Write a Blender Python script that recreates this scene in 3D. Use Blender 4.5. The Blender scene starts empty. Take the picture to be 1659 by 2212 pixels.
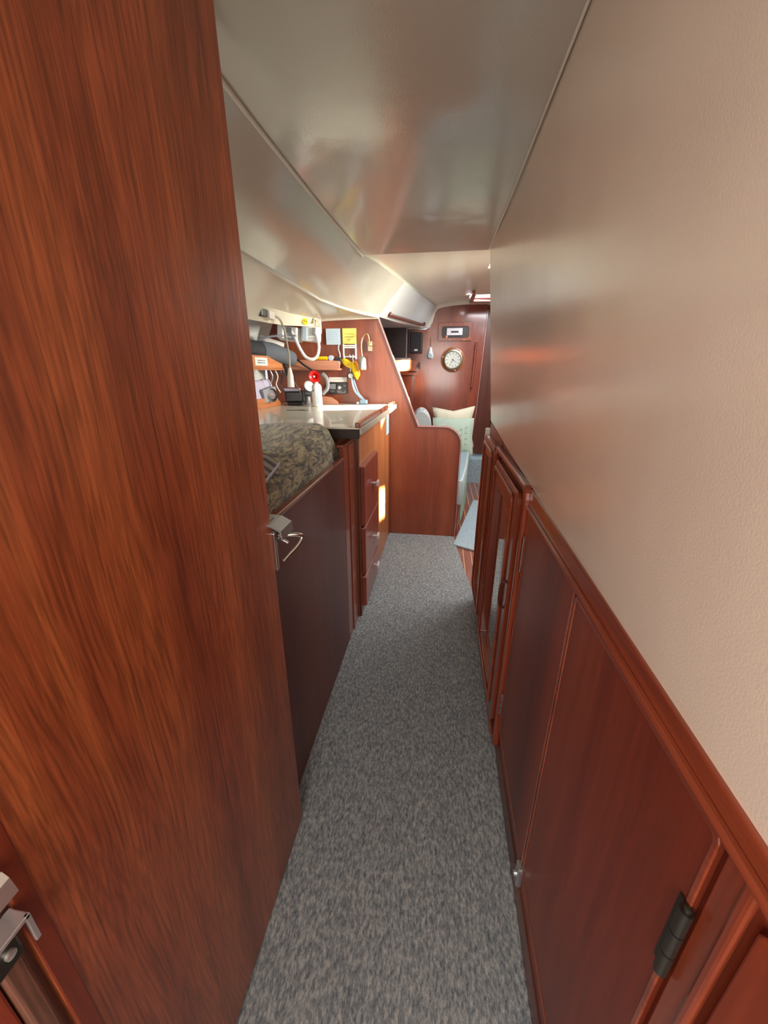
import bpy, bmesh, math, random
from mathutils import Vector, Matrix
random.seed(7)
C = bpy.context.scene.collection
S = bpy.context.scene

# ------------------------------------------------------------------ camera
cam_data = bpy.data.cameras.new('camera')
cam = bpy.data.objects.new('camera', cam_data)
C.objects.link(cam)
cam_data.sensor_fit = 'VERTICAL'
cam_data.sensor_height = 24.0
cam_data.lens = 24.0 * 831.0 / 2212.0
cam_data.clip_start = 0.01
cam.location = (0, 0, 1.25)
cam.rotation_euler = (math.radians(90 - 20.0), 0, math.radians(8.2))
S.camera = cam

# ------------------------------------------------------------------ world, lights, exposure
w = bpy.data.worlds.new('daylight'); S.world = w
w.use_nodes = True
bg = w.node_tree.nodes['Background']
bg.inputs[0].default_value = (0.80, 0.90, 1.0, 1)
bg.inputs[1].default_value = 1.0

S.view_settings.view_transform = 'Standard'
S.view_settings.look = 'None'
S.view_settings.gamma = 1.0
S.view_settings.use_curve_mapping = False
S.view_settings.exposure = 0.0
S.cycles.use_denoising = True
S.cycles.max_bounces = 10
S.cycles.diffuse_bounces = 6
S.cycles.sample_clamp_indirect = 6.0


def area(name, loc, aim, sx, sy, power, col=(1, 1, 1), spread=180):
    d = bpy.data.lights.new(name, 'AREA')
    d.shape = 'RECTANGLE'; d.size = sx; d.size_y = sy
    d.energy = power; d.color = col; d.spread = math.radians(spread)
    o = bpy.data.objects.new(name, d); C.objects.link(o)
    o.location = loc
    o.rotation_euler = (Vector(aim) - Vector(loc)).to_track_quat('-Z', 'Y').to_euler()
    return o


# daylight through the aft cabin hatch and ports, behind the viewer
area('aft_hatch_daylight', (0.05, -0.75, 1.74), (0.0, -0.35, 0.0), 0.9, 0.6, 30, (1.0, 0.93, 0.86))
area('aft_port_daylight', (-0.1, -1.5, 1.15), (0.05, 0, 1.05), 0.9, 0.6, 22, (1.0, 0.93, 0.86))
# companionway, just forward of the passage on the starboard side
area('companionway_daylight', (0.78, 2.5, 1.80), (0.1, 2.4, 0.6), 0.75, 0.75, 28, (1.0, 0.975, 0.93))
# added fill on the half bulkhead above the chart table; no port there
area('galley_fill_light', (0.95, 2.12, 1.55), (-0.70, 2.85, 1.32), 0.40, 0.30, 11, (1.0, 0.92, 0.78), 65)
# saloon hatch
area('saloon_hatch_daylight', (0.42, 4.05, 1.90), (0.25, 4.0, 0), 0.42, 0.42, 17, (0.95, 0.97, 1.0))
# narrow sun beams coming in through the openings (each makes one sunlit patch)
area('sunbeam_cabinet', (0.70, 2.30, 1.70), (-0.375, 2.52, 0.39), 0.26, 0.12, 16, (1.0, 0.84, 0.60), 2)
area('sunbeam_table', (0.55, 3.3, 1.75), (-0.58, 2.79, 1.03), 0.14, 0.34, 24, (1.0, 0.93, 0.80), 2)
area('right_wall_fill', (-0.72, -0.72, 1.25), (0.25, 0.35, 0.98), 0.5, 0.5, 13, (1.0, 0.94, 0.87))  # added fill for the foot of the right wall; no window built
area('sunbeam_table_front', (0.60, 3.0, 1.78), (-0.50, 2.56, 1.03), 0.24, 0.26, 20, (0.97, 1.0, 0.93), 3)
area('sunbeam_settee', (0.42, 4.15, 1.90), (-0.12, 3.72, 0.46), 0.15, 0.30, 10, (1.0, 0.94, 0.84), 2)
area('sunbeam_shelf', (0.6, 3.6, 1.72), (-0.46, 4.45, 1.31), 0.11, 0.10, 9, (1.0, 0.92, 0.75), 2)


# ------------------------------------------------------------------ materials
def new_mat(name):
    m = bpy.data.materials.new(name); m.use_nodes = True
    nt = m.node_tree
    return m, nt, nt.nodes['Principled BSDF']


def N(nt, typ, **kw):
    n = nt.nodes.new(typ)
    for k, v in kw.items():
        setattr(n, k, v)
    return n


def plain(name, col, rough=0.5, metal=0.0, coat=0.0, bump=0.0, bscale=200, var=0.0):
    m, nt, b = new_mat(name)
    b.inputs['Base Color'].default_value = (*col, 1)
    b.inputs['Roughness'].default_value = rough
    b.inputs['Metallic'].default_value = metal
    b.inputs['Coat Weight'].default_value = coat
    tc = N(nt, 'ShaderNodeTexCoord')
    no = N(nt, 'ShaderNodeTexNoise'); no.inputs['Scale'].default_value = bscale
    nt.links.new(tc.outputs['Object'], no.inputs['Vector'])
    if var:
        mx = N(nt, 'ShaderNodeMix', data_type='RGBA')
        n2 = N(nt, 'ShaderNodeTexNoise'); n2.inputs['Scale'].default_value = 14; n2.inputs['Detail'].default_value = 5
        nt.links.new(tc.outputs['Object'], n2.inputs['Vector'])
        mx.inputs[6].default_value = (*[c * (1 - var) for c in col], 1)
        mx.inputs[7].default_value = (*[min(1, c * (1 + var)) for c in col], 1)
        nt.links.new(n2.outputs[0], mx.inputs[0])
        nt.links.new(mx.outputs[2], b.inputs['Base Color'])
    if bump:
        bp = N(nt, 'ShaderNodeBump'); bp.inputs['Strength'].default_value = bump
        bp.inputs['Distance'].default_value = 0.002
        nt.links.new(no.outputs[0], bp.inputs['Height'])
        nt.links.new(bp.outputs[0], b.inputs['Normal'])
    return m


def wood(name, dark, mid, light, axis='z', grain=26, rough=0.32, coat=0.5, figure=0.5, seams=0.0, off=0.0, fibre=0.25, croug=0.12, warp=0.07, leaf=0.0):
    """varnished timber; grain runs along the given axis"""
    m, nt, b = new_mat(name)
    L = nt.links.new
    tc = N(nt, 'ShaderNodeTexCoord')
    # low frequency warp so that the grain wanders
    wp = N(nt, 'ShaderNodeMapping')
    ws = {'z': (2.2, 2.2, .8), 'y': (2.2, .8, 2.2), 'x': (.8, 2.2, 2.2)}[axis]
    wp.inputs['Scale'].default_value = ws
    wp.inputs['Location'].default_value = (off, off * 1.7, off * .6)
    L(tc.outputs['Object'], wp.inputs['Vector'])
    wn = N(nt, 'ShaderNodeTexNoise'); wn.inputs['Scale'].default_value = 1.6; wn.inputs['Detail'].default_value = 2
    L(wp.outputs[0], wn.inputs['Vector'])
    sub = N(nt, 'ShaderNodeVectorMath', operation='SCALE'); sub.inputs['Scale'].default_value = warp
    L(wn.outputs['Color'], sub.inputs[0])
    add = N(nt, 'ShaderNodeVectorMath', operation='ADD')
    L(tc.outputs['Object'], add.inputs[0]); L(sub.outputs[0], add.inputs[1])
    mp = N(nt, 'ShaderNodeMapping')
    s = {'z': (1, 1, .035), 'y': (1, .035, 1), 'x': (.035, 1, 1)}[axis]
    mp.inputs['Scale'].default_value = s
    L(add.outputs[0], mp.inputs['Vector'])
    n1 = N(nt, 'ShaderNodeTexNoise'); n1.inputs['Scale'].default_value = grain
    n1.inputs['Detail'].default_value = 6; n1.inputs['Roughness'].default_value = .62
    L(mp.outputs[0], n1.inputs['Vector'])
    n2 = N(nt, 'ShaderNodeTexNoise'); n2.inputs['Scale'].default_value = grain * 11
    n2.inputs['Detail'].default_value = 3
    L(mp.outputs[0], n2.inputs['Vector'])
    # broad colour bands of the board
    n3 = N(nt, 'ShaderNodeTexNoise'); n3.inputs['Scale'].default_value = 5.5; n3.inputs['Detail'].default_value = 2
    L(mp.outputs[0], n3.inputs['Vector'])
    r = N(nt, 'ShaderNodeValToRGB')
    r.color_ramp.elements[0].position = .30; r.color_ramp.elements[0].color = (*dark, 1)
    r.color_ramp.elements[1].position = .74; r.color_ramp.elements[1].color = (*light, 1)
    e = r.color_ramp.elements.new(.5); e.color = (*mid, 1)
    ma = N(nt, 'ShaderNodeMath', operation='MULTIPLY_ADD')   # n1*(1-figure)+n3*figure
    ma.inputs[1].default_value = 1 - figure
    mb = N(nt, 'ShaderNodeMath', operation='MULTIPLY'); mb.inputs[1].default_value = figure
    L(n1.outputs[0], ma.inputs[0]); L(n3.outputs[0], mb.inputs[0]); L(mb.outputs[0], ma.inputs[2])
    L(ma.outputs[0], r.inputs[0])
    # fine fibre
    fr = N(nt, 'ShaderNodeMapRange'); fr.inputs[1].default_value = .35; fr.inputs[2].default_value = .65
    fr.inputs[3].default_value = 1 - fibre; fr.inputs[4].default_value = 1 + fibre
    L(n2.outputs[0], fr.inputs[0])
    mul = N(nt, 'ShaderNodeVectorMath', operation='SCALE')
    L(r.outputs[0], mul.inputs[0]); L(fr.outputs[0], mul.inputs['Scale'])
    L(mul.outputs[0], b.inputs['Base Color'])
    if leaf:   # book-matched veneer leaves: a small tone step from leaf to leaf and a fine seam
        sp = N(nt, 'ShaderNodeSeparateXYZ'); L(tc.outputs['Object'], sp.inputs[0])
        dv = N(nt, 'ShaderNodeMath', operation='DIVIDE'); dv.inputs[1].default_value = leaf
        L(sp.outputs[1], dv.inputs[0])
        fl = N(nt, 'ShaderNodeMath', operation='FLOOR'); L(dv.outputs[0], fl.inputs[0])
        wh = N(nt, 'ShaderNodeTexWhiteNoise', noise_dimensions='1D'); L(fl.outputs[0], wh.inputs['W'])
        r1 = N(nt, 'ShaderNodeMapRange'); r1.inputs[3].default_value = .84; r1.inputs[4].default_value = 1.14
        L(wh.outputs[0], r1.inputs[0])
        fc = N(nt, 'ShaderNodeMath', operation='FRACT'); L(dv.outputs[0], fc.inputs[0])
        gt = N(nt, 'ShaderNodeMath', operation='GREATER_THAN'); gt.inputs[1].default_value = .985
        L(fc.outputs[0], gt.inputs[0])
        r2 = N(nt, 'ShaderNodeMapRange'); r2.inputs[3].default_value = 1.0; r2.inputs[4].default_value = .72
        L(gt.outputs[0], r2.inputs[0])
        mm = N(nt, 'ShaderNodeMath', operation='MULTIPLY'); L(r1.outputs[0], mm.inputs[0]); L(r2.outputs[0], mm.inputs[1])
        m2 = N(nt, 'ShaderNodeVectorMath', operation='SCALE'); L(mul.outputs[0], m2.inputs[0]); L(mm.outputs[0], m2.inputs['Scale'])
        L(m2.outputs[0], b.inputs['Base Color'])
    b.inputs['Roughness'].default_value = rough
    b.inputs['Coat Weight'].default_value = coat
    b.inputs['Coat Roughness'].default_value = croug
    bp = N(nt, 'ShaderNodeBump'); bp.inputs['Strength'].default_value = .12; bp.inputs['Distance'].default_value = .001
    L(n2.outputs[0], bp.inputs['Height']); L(bp.outputs[0], b.inputs['Normal'])
    return m


TEAK = wood('teak_door', (.20, .040, .017), (.315, .074, .026), (.46, .130, .040), leaf=.118, grain=26, figure=.30, rough=.36, coat=.35, off=3.1, fibre=.32, croug=.3)
MAH = wood('mahogany', (.085, .011, .006), (.17, .025, .009), (.27, .05, .015), grain=11, figure=.6, rough=.42, coat=.16, off=1.3, fibre=.12, croug=.22)
MAH2 = wood('mahogany_trim', (.10, .018, .009), (.20, .037, .015), (.32, .075, .028), axis='y', grain=15, rough=.28, coat=.7, fibre=.15)
MAHZ = wood('mahogany_upright_trim', (.10, .018, .009), (.20, .035, .014), (.31, .07, .025), axis='z', grain=15, rough=.28, coat=.7, fibre=.15)
DKW = wood('dark_sapele', (.05, .010, .006), (.095, .020, .010), (.15, .036, .016), grain=13, rough=.38, coat=.35, off=5, fibre=.1, croug=.25)
ORW = wood('golden_teak', (.22, .065, .024), (.34, .115, .038), (.45, .18, .068), grain=24, rough=.4, coat=.25, off=7, fibre=.15, croug=.3)
ORX = wood('golden_teak_fiddle', (.30, .10, .04), (.46, .17, .065), (.58, .26, .11), axis='y', grain=24, rough=.4, coat=.2, fibre=.12)
ORXX = wood('golden_teak_sunlit', (.36, .14, .08), (.52, .23, .14), (.62, .34, .22), axis='x', grain=24, rough=.4, coat=.2, fibre=.12)  # teak paled to pink: strong sunlight put into the colour
SOLEW = wood('sole_boards', (.12, .035, .022), (.20, .06, .038), (.29, .10, .065), axis='y', grain=16, rough=.18, coat=.8, fibre=.12, croug=.1)


def gel(name, col, rough=.28, bump=.25, scale=220, stretch=(1, 1, 1), coat=.3, crg=.10):
    m, nt, b = new_mat(name)
    L = nt.links.new
    b.inputs['Roughness'].default_value = rough
    b.inputs['Coat Weight'].default_value = coat; b.inputs['Coat Roughness'].default_value = crg
    tc = N(nt, 'ShaderNodeTexCoord'); mp = N(nt, 'ShaderNodeMapping'); mp.inputs['Scale'].default_value = stretch
    L(tc.outputs['Object'], mp.inputs['Vector'])
    n = N(nt, 'ShaderNodeTexNoise'); n.inputs['Scale'].default_value = scale; n.inputs['Detail'].default_value = 2
    L(mp.outputs[0], n.inputs['Vector'])
    n2 = N(nt, 'ShaderNodeTexNoise'); n2.inputs['Scale'].default_value = 2.2; n2.inputs['Detail'].default_value = 3
    L(tc.outputs['Object'], n2.inputs['Vector'])
    # broad waviness of the hand-laid panel + fine orange peel
    bp2 = N(nt, 'ShaderNodeBump'); bp2.inputs['Strength'].default_value = .30; bp2.inputs['Distance'].default_value = .015
    L(n2.outputs[0], bp2.inputs['Height'])
    bp = N(nt, 'ShaderNodeBump'); bp.inputs['Strength'].default_value = bump; bp.inputs['Distance'].default_value = .001
    L(n.outputs[0], bp.inputs['Height']); L(bp2.outputs[0], bp.inputs['Normal'])
    L(bp.outputs[0], b.inputs['Normal']); L(bp.outputs[0], b.inputs['Coat Normal'])
    n3 = N(nt, 'ShaderNodeTexNoise'); n3.inputs['Scale'].default_value = 5; n3.inputs['Detail'].default_value = 6
    L(tc.outputs['Object'], n3.inputs['Vector'])
    mx = N(nt, 'ShaderNodeMix', data_type='RGBA')
    mx.inputs[6].default_value = (*[c * .93 for c in col], 1); mx.inputs[7].default_value = (*[min(1, c * 1.05) for c in col], 1)
    L(n3.outputs[0], mx.inputs[0]); L(mx.outputs[2], b.inputs['Base Color'])
    return m


CEIL = gel('cream_overhead_panel', (.535, .535, .46), rough=.34, bump=.2, stretch=(1.6, .5, 1), coat=1.0, crg=.07)
WALLM = gel('cream_wall_laminate', (.70, .585, .475), rough=.36, bump=.2, scale=420, coat=.8, crg=.09)
CREAM = gel('cream_gelcoat', (.72, .69, .56), rough=.3, bump=.08)
WHITEG = gel('white_hull_liner', (.63, .69, .69), rough=.35, bump=.08)
TRIMC = plain('cream_trim', (.74, .70, .62), .3)

WHITE = plain('white_plastic', (.78, .80, .80), .3)
GREYP = plain('grey_plastic', (.22, .23, .26), .4)
LILAC = plain('lilac_grey_plastic', (.42, .40, .52), .45)
BLACK = plain('black_plastic', (.012, .012, .015), .35)
BLACKF = plain('black_cloth', (.02, .022, .028), .8, bump=.4)
DGREYF = plain('charcoal_cloth', (.075, .085, .105), .85, bump=.5, bscale=400)
RED = plain('red_plastic', (.80, .012, .012), .35)
YEL = plain('yellow_foam', (.90, .62, .0), .5)
YPAPER = plain('yellow_paper', (.74, .70, .17), .8)
BPAPER = plain('pale_blue_paper', (.48, .62, .74), .8)
WPAPER = plain('white_paper', (.70, .72, .68), .8)
INK = plain('ink', (.10, .14, .16), .8)
BRASS = plain('brass', (.62, .47, .22), .28, 1.0)
BRASSD = plain('aged_brass', (.46, .38, .26), .35, 1.0)
STEEL = plain('stainless_steel', (.62, .62, .60), .22, 1.0)
PEWTER = plain('pewter', (.50, .52, .54), .38, .9)
DARKM = plain('dark_bronze', (.10, .095, .08), .35, .9)
GLASSY = plain('dial_face', (.42, .46, .43), .3, .3)
BLUET = plain('pale_blue_tape', (.34, .62, .78), .6)
BLUEG = plain('blue_grey_webbing', (.22, .32, .42), .6)
MIRROR = plain('mirror_glass', (.62, .62, .60), .03, 1.0)
SHADOWM = plain('painted_shadow', (.02, .008, .006), .7)
PILC = plain('cream_cotton', (.66, .64, .50), .9, bump=.3, bscale=120, var=.1)
PILG = plain('sage_cotton', (.36, .46, .38), .9, bump=.3, bscale=120, var=.1)
LEAF = plain('leaf_print', (.10, .20, .09), .9)
SILK = plain('grille_cloth', (.03, .03, .035), .9, bump=.5, bscale=500)


def carpet(name, a, b_, c, scale=170, st=(1, .42, 1)):
    m, nt, b = new_mat(name)
    L = nt.links.new
    tc = N(nt, 'ShaderNodeTexCoord'); mp = N(nt, 'ShaderNodeMapping'); mp.inputs['Scale'].default_value = st
    mp.inputs['Rotation'].default_value = (0, 0, .35)
    L(tc.outputs['Object'], mp.inputs['Vector'])
    n = N(nt, 'ShaderNodeTexNoise'); n.inputs['Scale'].default_value = scale; n.inputs['Detail'].default_value = 3
    n.inputs['Roughness'].default_value = .7
    L(mp.outputs[0], n.inputs['Vector'])
    r = N(nt, 'ShaderNodeValToRGB')
    r.color_ramp.elements[0].position = .33; r.color_ramp.elements[0].color = (*a, 1)
    r.color_ramp.elements[1].position = .70; r.color_ramp.elements[1].color = (*c, 1)
    e = r.color_ramp.elements.new(.5); e.color = (*b_, 1)
    L(n.outputs[0], r.inputs[0]); L(r.outputs[0], b.inputs['Base Color'])
    b.inputs['Roughness'].default_value = .95
    b.inputs['Specular IOR Level'].default_value = .15
    bp = N(nt, 'ShaderNodeBump'); bp.inputs['Strength'].default_value = .8; bp.inputs['Distance'].default_value = .004
    L(n.outputs[0], bp.inputs['Height']); L(bp.outputs[0], b.inputs['Normal'])
    return m


CARPET = carpet('heather_grey_carpet', (.095, .112, .128), (.205, .22, .23), (.38, .38, .365), scale=165)
SAP = wood('bulkhead_sapele', (.115, .020, .008), (.205, .044, .016), (.31, .085, .030), grain=13, figure=.55, rough=.38, coat=.35, off=9, fibre=.12, croug=.25)
MATM = carpet('blue_grey_mat', (.22, .29, .33), (.30, .38, .43), (.40, .48, .53), scale=120, st=(1, 1, 1))
STEPC = carpet('blue_carpet', (.20, .28, .33), (.29, .38, .44), (.38, .48, .55), scale=60, st=(1, 1, 1))


def camo():
    m, nt, b = new_mat('mottled_khaki_plush')
    L = nt.links.new
    tc = N(nt, 'ShaderNodeTexCoord'); mp = N(nt, 'ShaderNodeMapping')
    mp.inputs['Rotation'].default_value = (0, 0, .9); mp.inputs['Scale'].default_value = (1, .38, 1)
    L(tc.outputs['Object'], mp.inputs['Vector'])
    n = N(nt, 'ShaderNodeTexNoise'); n.inputs['Scale'].default_value = 46; n.inputs['Detail'].default_value = 4
    n.inputs['Roughness'].default_value = .6; n.inputs['Distortion'].default_value = 1.1
    L(mp.outputs[0], n.inputs['Vector'])
    r = N(nt, 'ShaderNodeValToRGB')
    r.color_ramp.elements[0].position = .36; r.color_ramp.elements[0].color = (.045, .047, .05, 1)
    r.color_ramp.elements[1].position = .62; r.color_ramp.elements[1].color = (.50, .44, .27, 1)
    e = r.color_ramp.elements.new(.49); e.color = (.24, .21, .13, 1)
    e = r.color_ramp.elements.new(.42); e.color = (.105, .09, .08, 1)
    L(n.outputs[0], r.inputs[0]); L(r.outputs[0], b.inputs['Base Color'])
    b.inputs['Roughness'].default_value = .95
    b.inputs['Sheen Weight'].default_value = .3
    f = N(nt, 'ShaderNodeTexNoise'); f.inputs['Scale'].default_value = 90
    L(tc.outputs['Object'], f.inputs['Vector'])
    bp = N(nt, 'ShaderNodeBump'); bp.inputs['Strength'].default_value = .7; bp.inputs['Distance'].default_value = .008
    L(f.outputs[0], bp.inputs['Height']); L(bp.outputs[0], b.inputs['Normal'])
    return m


CAMO = camo()


def striped(name, c1, c2, scale, axis=0):
    m, nt, b = new_mat(name)
    L = nt.links.new
    tc = N(nt, 'ShaderNodeTexCoord')
    wv = N(nt, 'ShaderNodeTexWave'); wv.bands_direction = 'XYZ'[axis]
    wv.inputs['Scale'].default_value = scale; wv.inputs['Distortion'].default_value = 1.0
    L(tc.outputs['Object'], wv.inputs['Vector'])
    mx = N(nt, 'ShaderNodeMix', data_type='RGBA')
    mx.inputs[6].default_value = (*c1, 1); mx.inputs[7].default_value = (*c2, 1)
    L(wv.outputs[1], mx.inputs[0]); L(mx.outputs[2], b.inputs['Base Color'])
    b.inputs['Roughness'].default_value = .9
    return m


STRIPE = striped('grey_striped_cotton', (.42, .50, .52), (.68, .72, .70), 22, 2)
QUILT = striped('dark_quilted_cloth', (.06, .05, .055), (.30, .27, .23), 9, 1)
CUSH = striped('pale_blue_cover', (.20, .29, .34), (.42, .46, .46), 26, 2)


# ------------------------------------------------------------------ mesh helpers
def mesh_obj(name, bm, mat, parent=None, origin=None, smooth=False):
    bmesh.ops.recalc_face_normals(bm, faces=bm.faces[:])
    me = bpy.data.meshes.new(name)
    if parent is not None:
        origin = Vector(parent['_o'])
    elif origin is None:
        if len(bm.verts):
            xs = [v.co.x for v in bm.verts]; ys = [v.co.y for v in bm.verts]; zs = [v.co.z for v in bm.verts]
            origin = Vector(((min(xs) + max(xs)) / 2, (min(ys) + max(ys)) / 2, min(zs)))
        else:
            origin = Vector()
    bmesh.ops.translate(bm, verts=bm.verts[:], vec=-Vector(origin))
    bm.to_mesh(me); bm.free()
    if isinstance(mat, (list, tuple)):
        for q in mat:
            me.materials.append(q)
    else:
        me.materials.append(mat)
    o = bpy.data.objects.new(name, me); C.objects.link(o)
    o['_o'] = tuple(origin)
    if parent is not None:
        o.parent = parent
    else:
        o.location = origin
    if smooth:
        for p in me.polygons:
            p.use_smooth = True
        try:
            me.set_sharp_from_angle(angle=math.radians(40))
        except Exception:
            pass
    return o


def thing(name, label, cat, loc, group=None):
    o = bpy.data.objects.new(name, None); C.objects.link(o)
    o.empty_display_size = .05
    o.location = loc; o['_o'] = tuple(loc)
    o['label'] = label; o['category'] = cat
    if group:
        o['group'] = group
    return o


def tag(o, label, cat, group=None):
    o['label'] = label; o['category'] = cat
    if group:
        o['group'] = group
    return o


def struct(o, label=None):
    o['kind'] = 'structure'
    if label:
        o['label'] = label
    return o


def box(x0, x1, y0, y1, z0, z1, bev=0.0, seg=2, bm=None, rot=None, piv=None):
    nb = bmesh.new()
    bmesh.ops.create_cube(nb, size=1)
    for v in nb.verts:
        v.co = Vector(((x0 + x1) / 2 + v.co.x * (x1 - x0), (y0 + y1) / 2 + v.co.y * (y1 - y0), (z0 + z1) / 2 + v.co.z * (z1 - z0)))
    if bev:
        bmesh.ops.bevel(nb, geom=nb.edges[:], offset=bev, segments=seg, affect='EDGES', profile=.5)
    if rot is not None:
        p = Vector(piv) if piv else Vector(((x0 + x1) / 2, (y0 + y1) / 2, (z0 + z1) / 2))
        bmesh.ops.rotate(nb, verts=nb.verts[:], cent=p, matrix=rot)
    return merge(bm, nb)


def merge(bm, nb):
    if bm is None:
        return nb
    me = bpy.data.meshes.new('tmp'); nb.to_mesh(me); nb.free()
    bm.from_mesh(me); bpy.data.meshes.remove(me)
    return bm


def R(ax, deg):
    return Matrix.Rotation(math.radians(deg), 3, ax)


def prism(pts, axis, a, b, bm=None, bev=0.0):
    """pts: 2D outline in the two axes other than `axis`; extruded from a to b"""
    nb = bmesh.new()

    def P(p, t):
        return {'x': (t, p[0], p[1]), 'y': (p[0], t, p[1]), 'z': (p[0], p[1], t)}[axis]
    A = [nb.verts.new(P(p, a)) for p in pts]
    B = [nb.verts.new(P(p, b)) for p in pts]
    n = len(pts)
    nb.faces.new(A); nb.faces.new(B[::-1])
    for i in range(n):
        nb.faces.new((A[i], B[i], B[(i + 1) % n], A[(i + 1) % n]))
    if bev:
        bmesh.ops.recalc_face_normals(nb, faces=nb.faces[:])
        es = [e for e in nb.edges if len(e.link_faces) == 2 and e.calc_face_angle(0) > .6]
        bmesh.ops.bevel(nb, geom=es, offset=bev, segments=2, affect='EDGES', profile=.5)
    return merge(bm, nb)


def rrect(a0, a1, b0, b1, r, n=6):
    pts = []
    for cx, cy, s in ((a1 - r, b1 - r, 0), (a0 + r, b1 - r, 90), (a0 + r, b0 + r, 180), (a1 - r, b0 + r, 270)):
        for k in range(n + 1):
            t = math.radians(s + 90 * k / n)
            pts.append((cx + r * math.cos(t), cy + r * math.sin(t)))
    return pts


def ring(o, i, axis, a, b, bm=None, bev=0.0):
    """frame between two outlines with equal point counts"""
    nb = bmesh.new()

    def P(p, t):
        return {'x': (t, p[0], p[1]), 'y': (p[0], t, p[1]), 'z': (p[0], p[1], t)}[axis]
    n = len(o)
    vs = [[nb.verts.new(P(p, t)) for p in l] for l, t in ((o, a), (i, a), (i, b), (o, b))]
    for k in range(n):
        q = (k + 1) % n
        for s in range(4):
            u, v = vs[s], vs[(s + 1) % 4]
            nb.faces.new((u[k], u[q], v[q], v[k]))
    if bev:
        bmesh.ops.recalc_face_normals(nb, faces=nb.faces[:])
        es = [e for e in nb.edges if e.calc_face_angle(0) > .8]
        bmesh.ops.bevel(nb, geom=es, offset=bev, segments=2, affect='EDGES', profile=.5)
    return merge(bm, nb)


def catmull(pts, n=8):
    pts = [Vector(p) for p in pts]
    P = [pts[0]] + pts + [pts[-1]]
    out = []
    for i in range(1, len(P) - 2):
        p0, p1, p2, p3 = P[i - 1:i + 3]
        for k in range(n):
            t = k / n
            out.append(.5 * ((2 * p1) + (-p0 + p2) * t + (2 * p0 - 5 * p1 + 4 * p2 - p3) * t * t + (-p0 + 3 * p1 - 3 * p2 + p3) * t ** 3))
    out.append(pts[-1])
    return out


def tube(pts, r, seg=10, bm=None, smooth=8, flat=None):
    """tube along a path; r a number or a list; flat=(wide, thin) gives a strap"""
    path = catmull(pts, smooth) if smooth else [Vector(p) for p in pts]
    nb = bmesh.new()
    rings = []
    up = Vector((0, 0, 1))
    prev = None
    n = len(path)
    for i, p in enumerate(path):
        d = (path[min(i + 1, n - 1)] - path[max(i - 1, 0)]).normalized()
        if prev is None:
            a = d.orthogonal().normalized() if abs(d.dot(up)) > .95 else d.cross(up).normalized()
        else:
            a = (prev - d * prev.dot(d)).normalized()
        prev = a
        b = d.cross(a)
        rr = r if not isinstance(r, (list, tuple)) else r[0] + (r[1] - r[0]) * i / (n - 1)
        ra, rb = (rr, rr) if flat is None else flat
        rings.append([nb.verts.new(p + a * ra * math.cos(2 * math.pi * k / seg) + b * rb * math.sin(2 * math.pi * k / seg)) for k in range(seg)])
    for i in range(n - 1):
        for k in range(seg):
            q = (k + 1) % seg
            nb.faces.new((rings[i][k], rings[i][q], rings[i + 1][q], rings[i + 1][k]))
    nb.faces.new(rings[0]); nb.faces.new(rings[-1][::-1])
    return merge(bm, nb)


def lathe(profile, cen, axis=(0, 0, 1), seg=32, bm=None):
    """profile: (radius, height) list revolved around axis through cen"""
    nb = bmesh.new()
    ax = Vector(axis).normalized()
    q = Vector((0, 0, 1)).rotation_difference(ax)
    cen = Vector(cen)
    rings = []
    for r, h in profile:
        if r < 1e-6:
            rings.append([nb.verts.new(cen + q @ Vector((0, 0, h)))])
        else:
            rings.append([nb.verts.new(cen + q @ Vector((r * math.cos(2 * math.pi * k / seg), r * math.sin(2 * math.pi * k / seg), h))) for k in range(seg)])
    for i in range(len(rings) - 1):
        a, b = rings[i], rings[i + 1]
        for k in range(seg):
            m = (k + 1) % seg
            if len(a) == 1 and len(b) == 1:
                continue
            if len(a) == 1:
                nb.faces.new((a[0], b[m], b[k]))
            elif len(b) == 1:
                nb.faces.new((a[k], a[m], b[0]))
            else:
                nb.faces.new((a[k], a[m], b[m], b[k]))
    if len(rings[0]) > 1:
        nb.faces.new(rings[0][::-1])
    if len(rings[-1]) > 1:
        nb.faces.new(rings[-1])
    return merge(bm, nb)


def sheet(rows, thick=None, nrm=None, bm=None):
    """grid of points -> surface; with thick, a closed slab offset along nrm"""
    nb = bmesh.new()
    A = [[nb.verts.new(p) for p in r] for r in rows]
    for i in range(len(A) - 1):
        for j in range(len(A[0]) - 1):
            nb.faces.new((A[i][j], A[i][j + 1], A[i + 1][j + 1], A[i + 1][j]))
    if thick:
        nv = Vector(nrm) * thick
        B = [[nb.verts.new(v.co + nv) for v in r] for r in A]
        for i in range(len(A) - 1):
            for j in range(len(A[0]) - 1):
                nb.faces.new((B[i][j], B[i + 1][j], B[i + 1][j + 1], B[i][j + 1]))
        R_, K = len(A), len(A[0])
        for i in range(R_ - 1):
            nb.faces.new((A[i][0], A[i + 1][0], B[i + 1][0], B[i][0]))
            nb.faces.new((A[i][K - 1], B[i][K - 1], B[i + 1][K - 1], A[i + 1][K - 1]))
        for j in range(K - 1):
            nb.faces.new((A[0][j], B[0][j], B[0][j + 1], A[0][j + 1]))
            nb.faces.new((A[R_ - 1][j], A[R_ - 1][j + 1], B[R_ - 1][j + 1], B[R_ - 1][j]))
    return merge(bm, nb)


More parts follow.
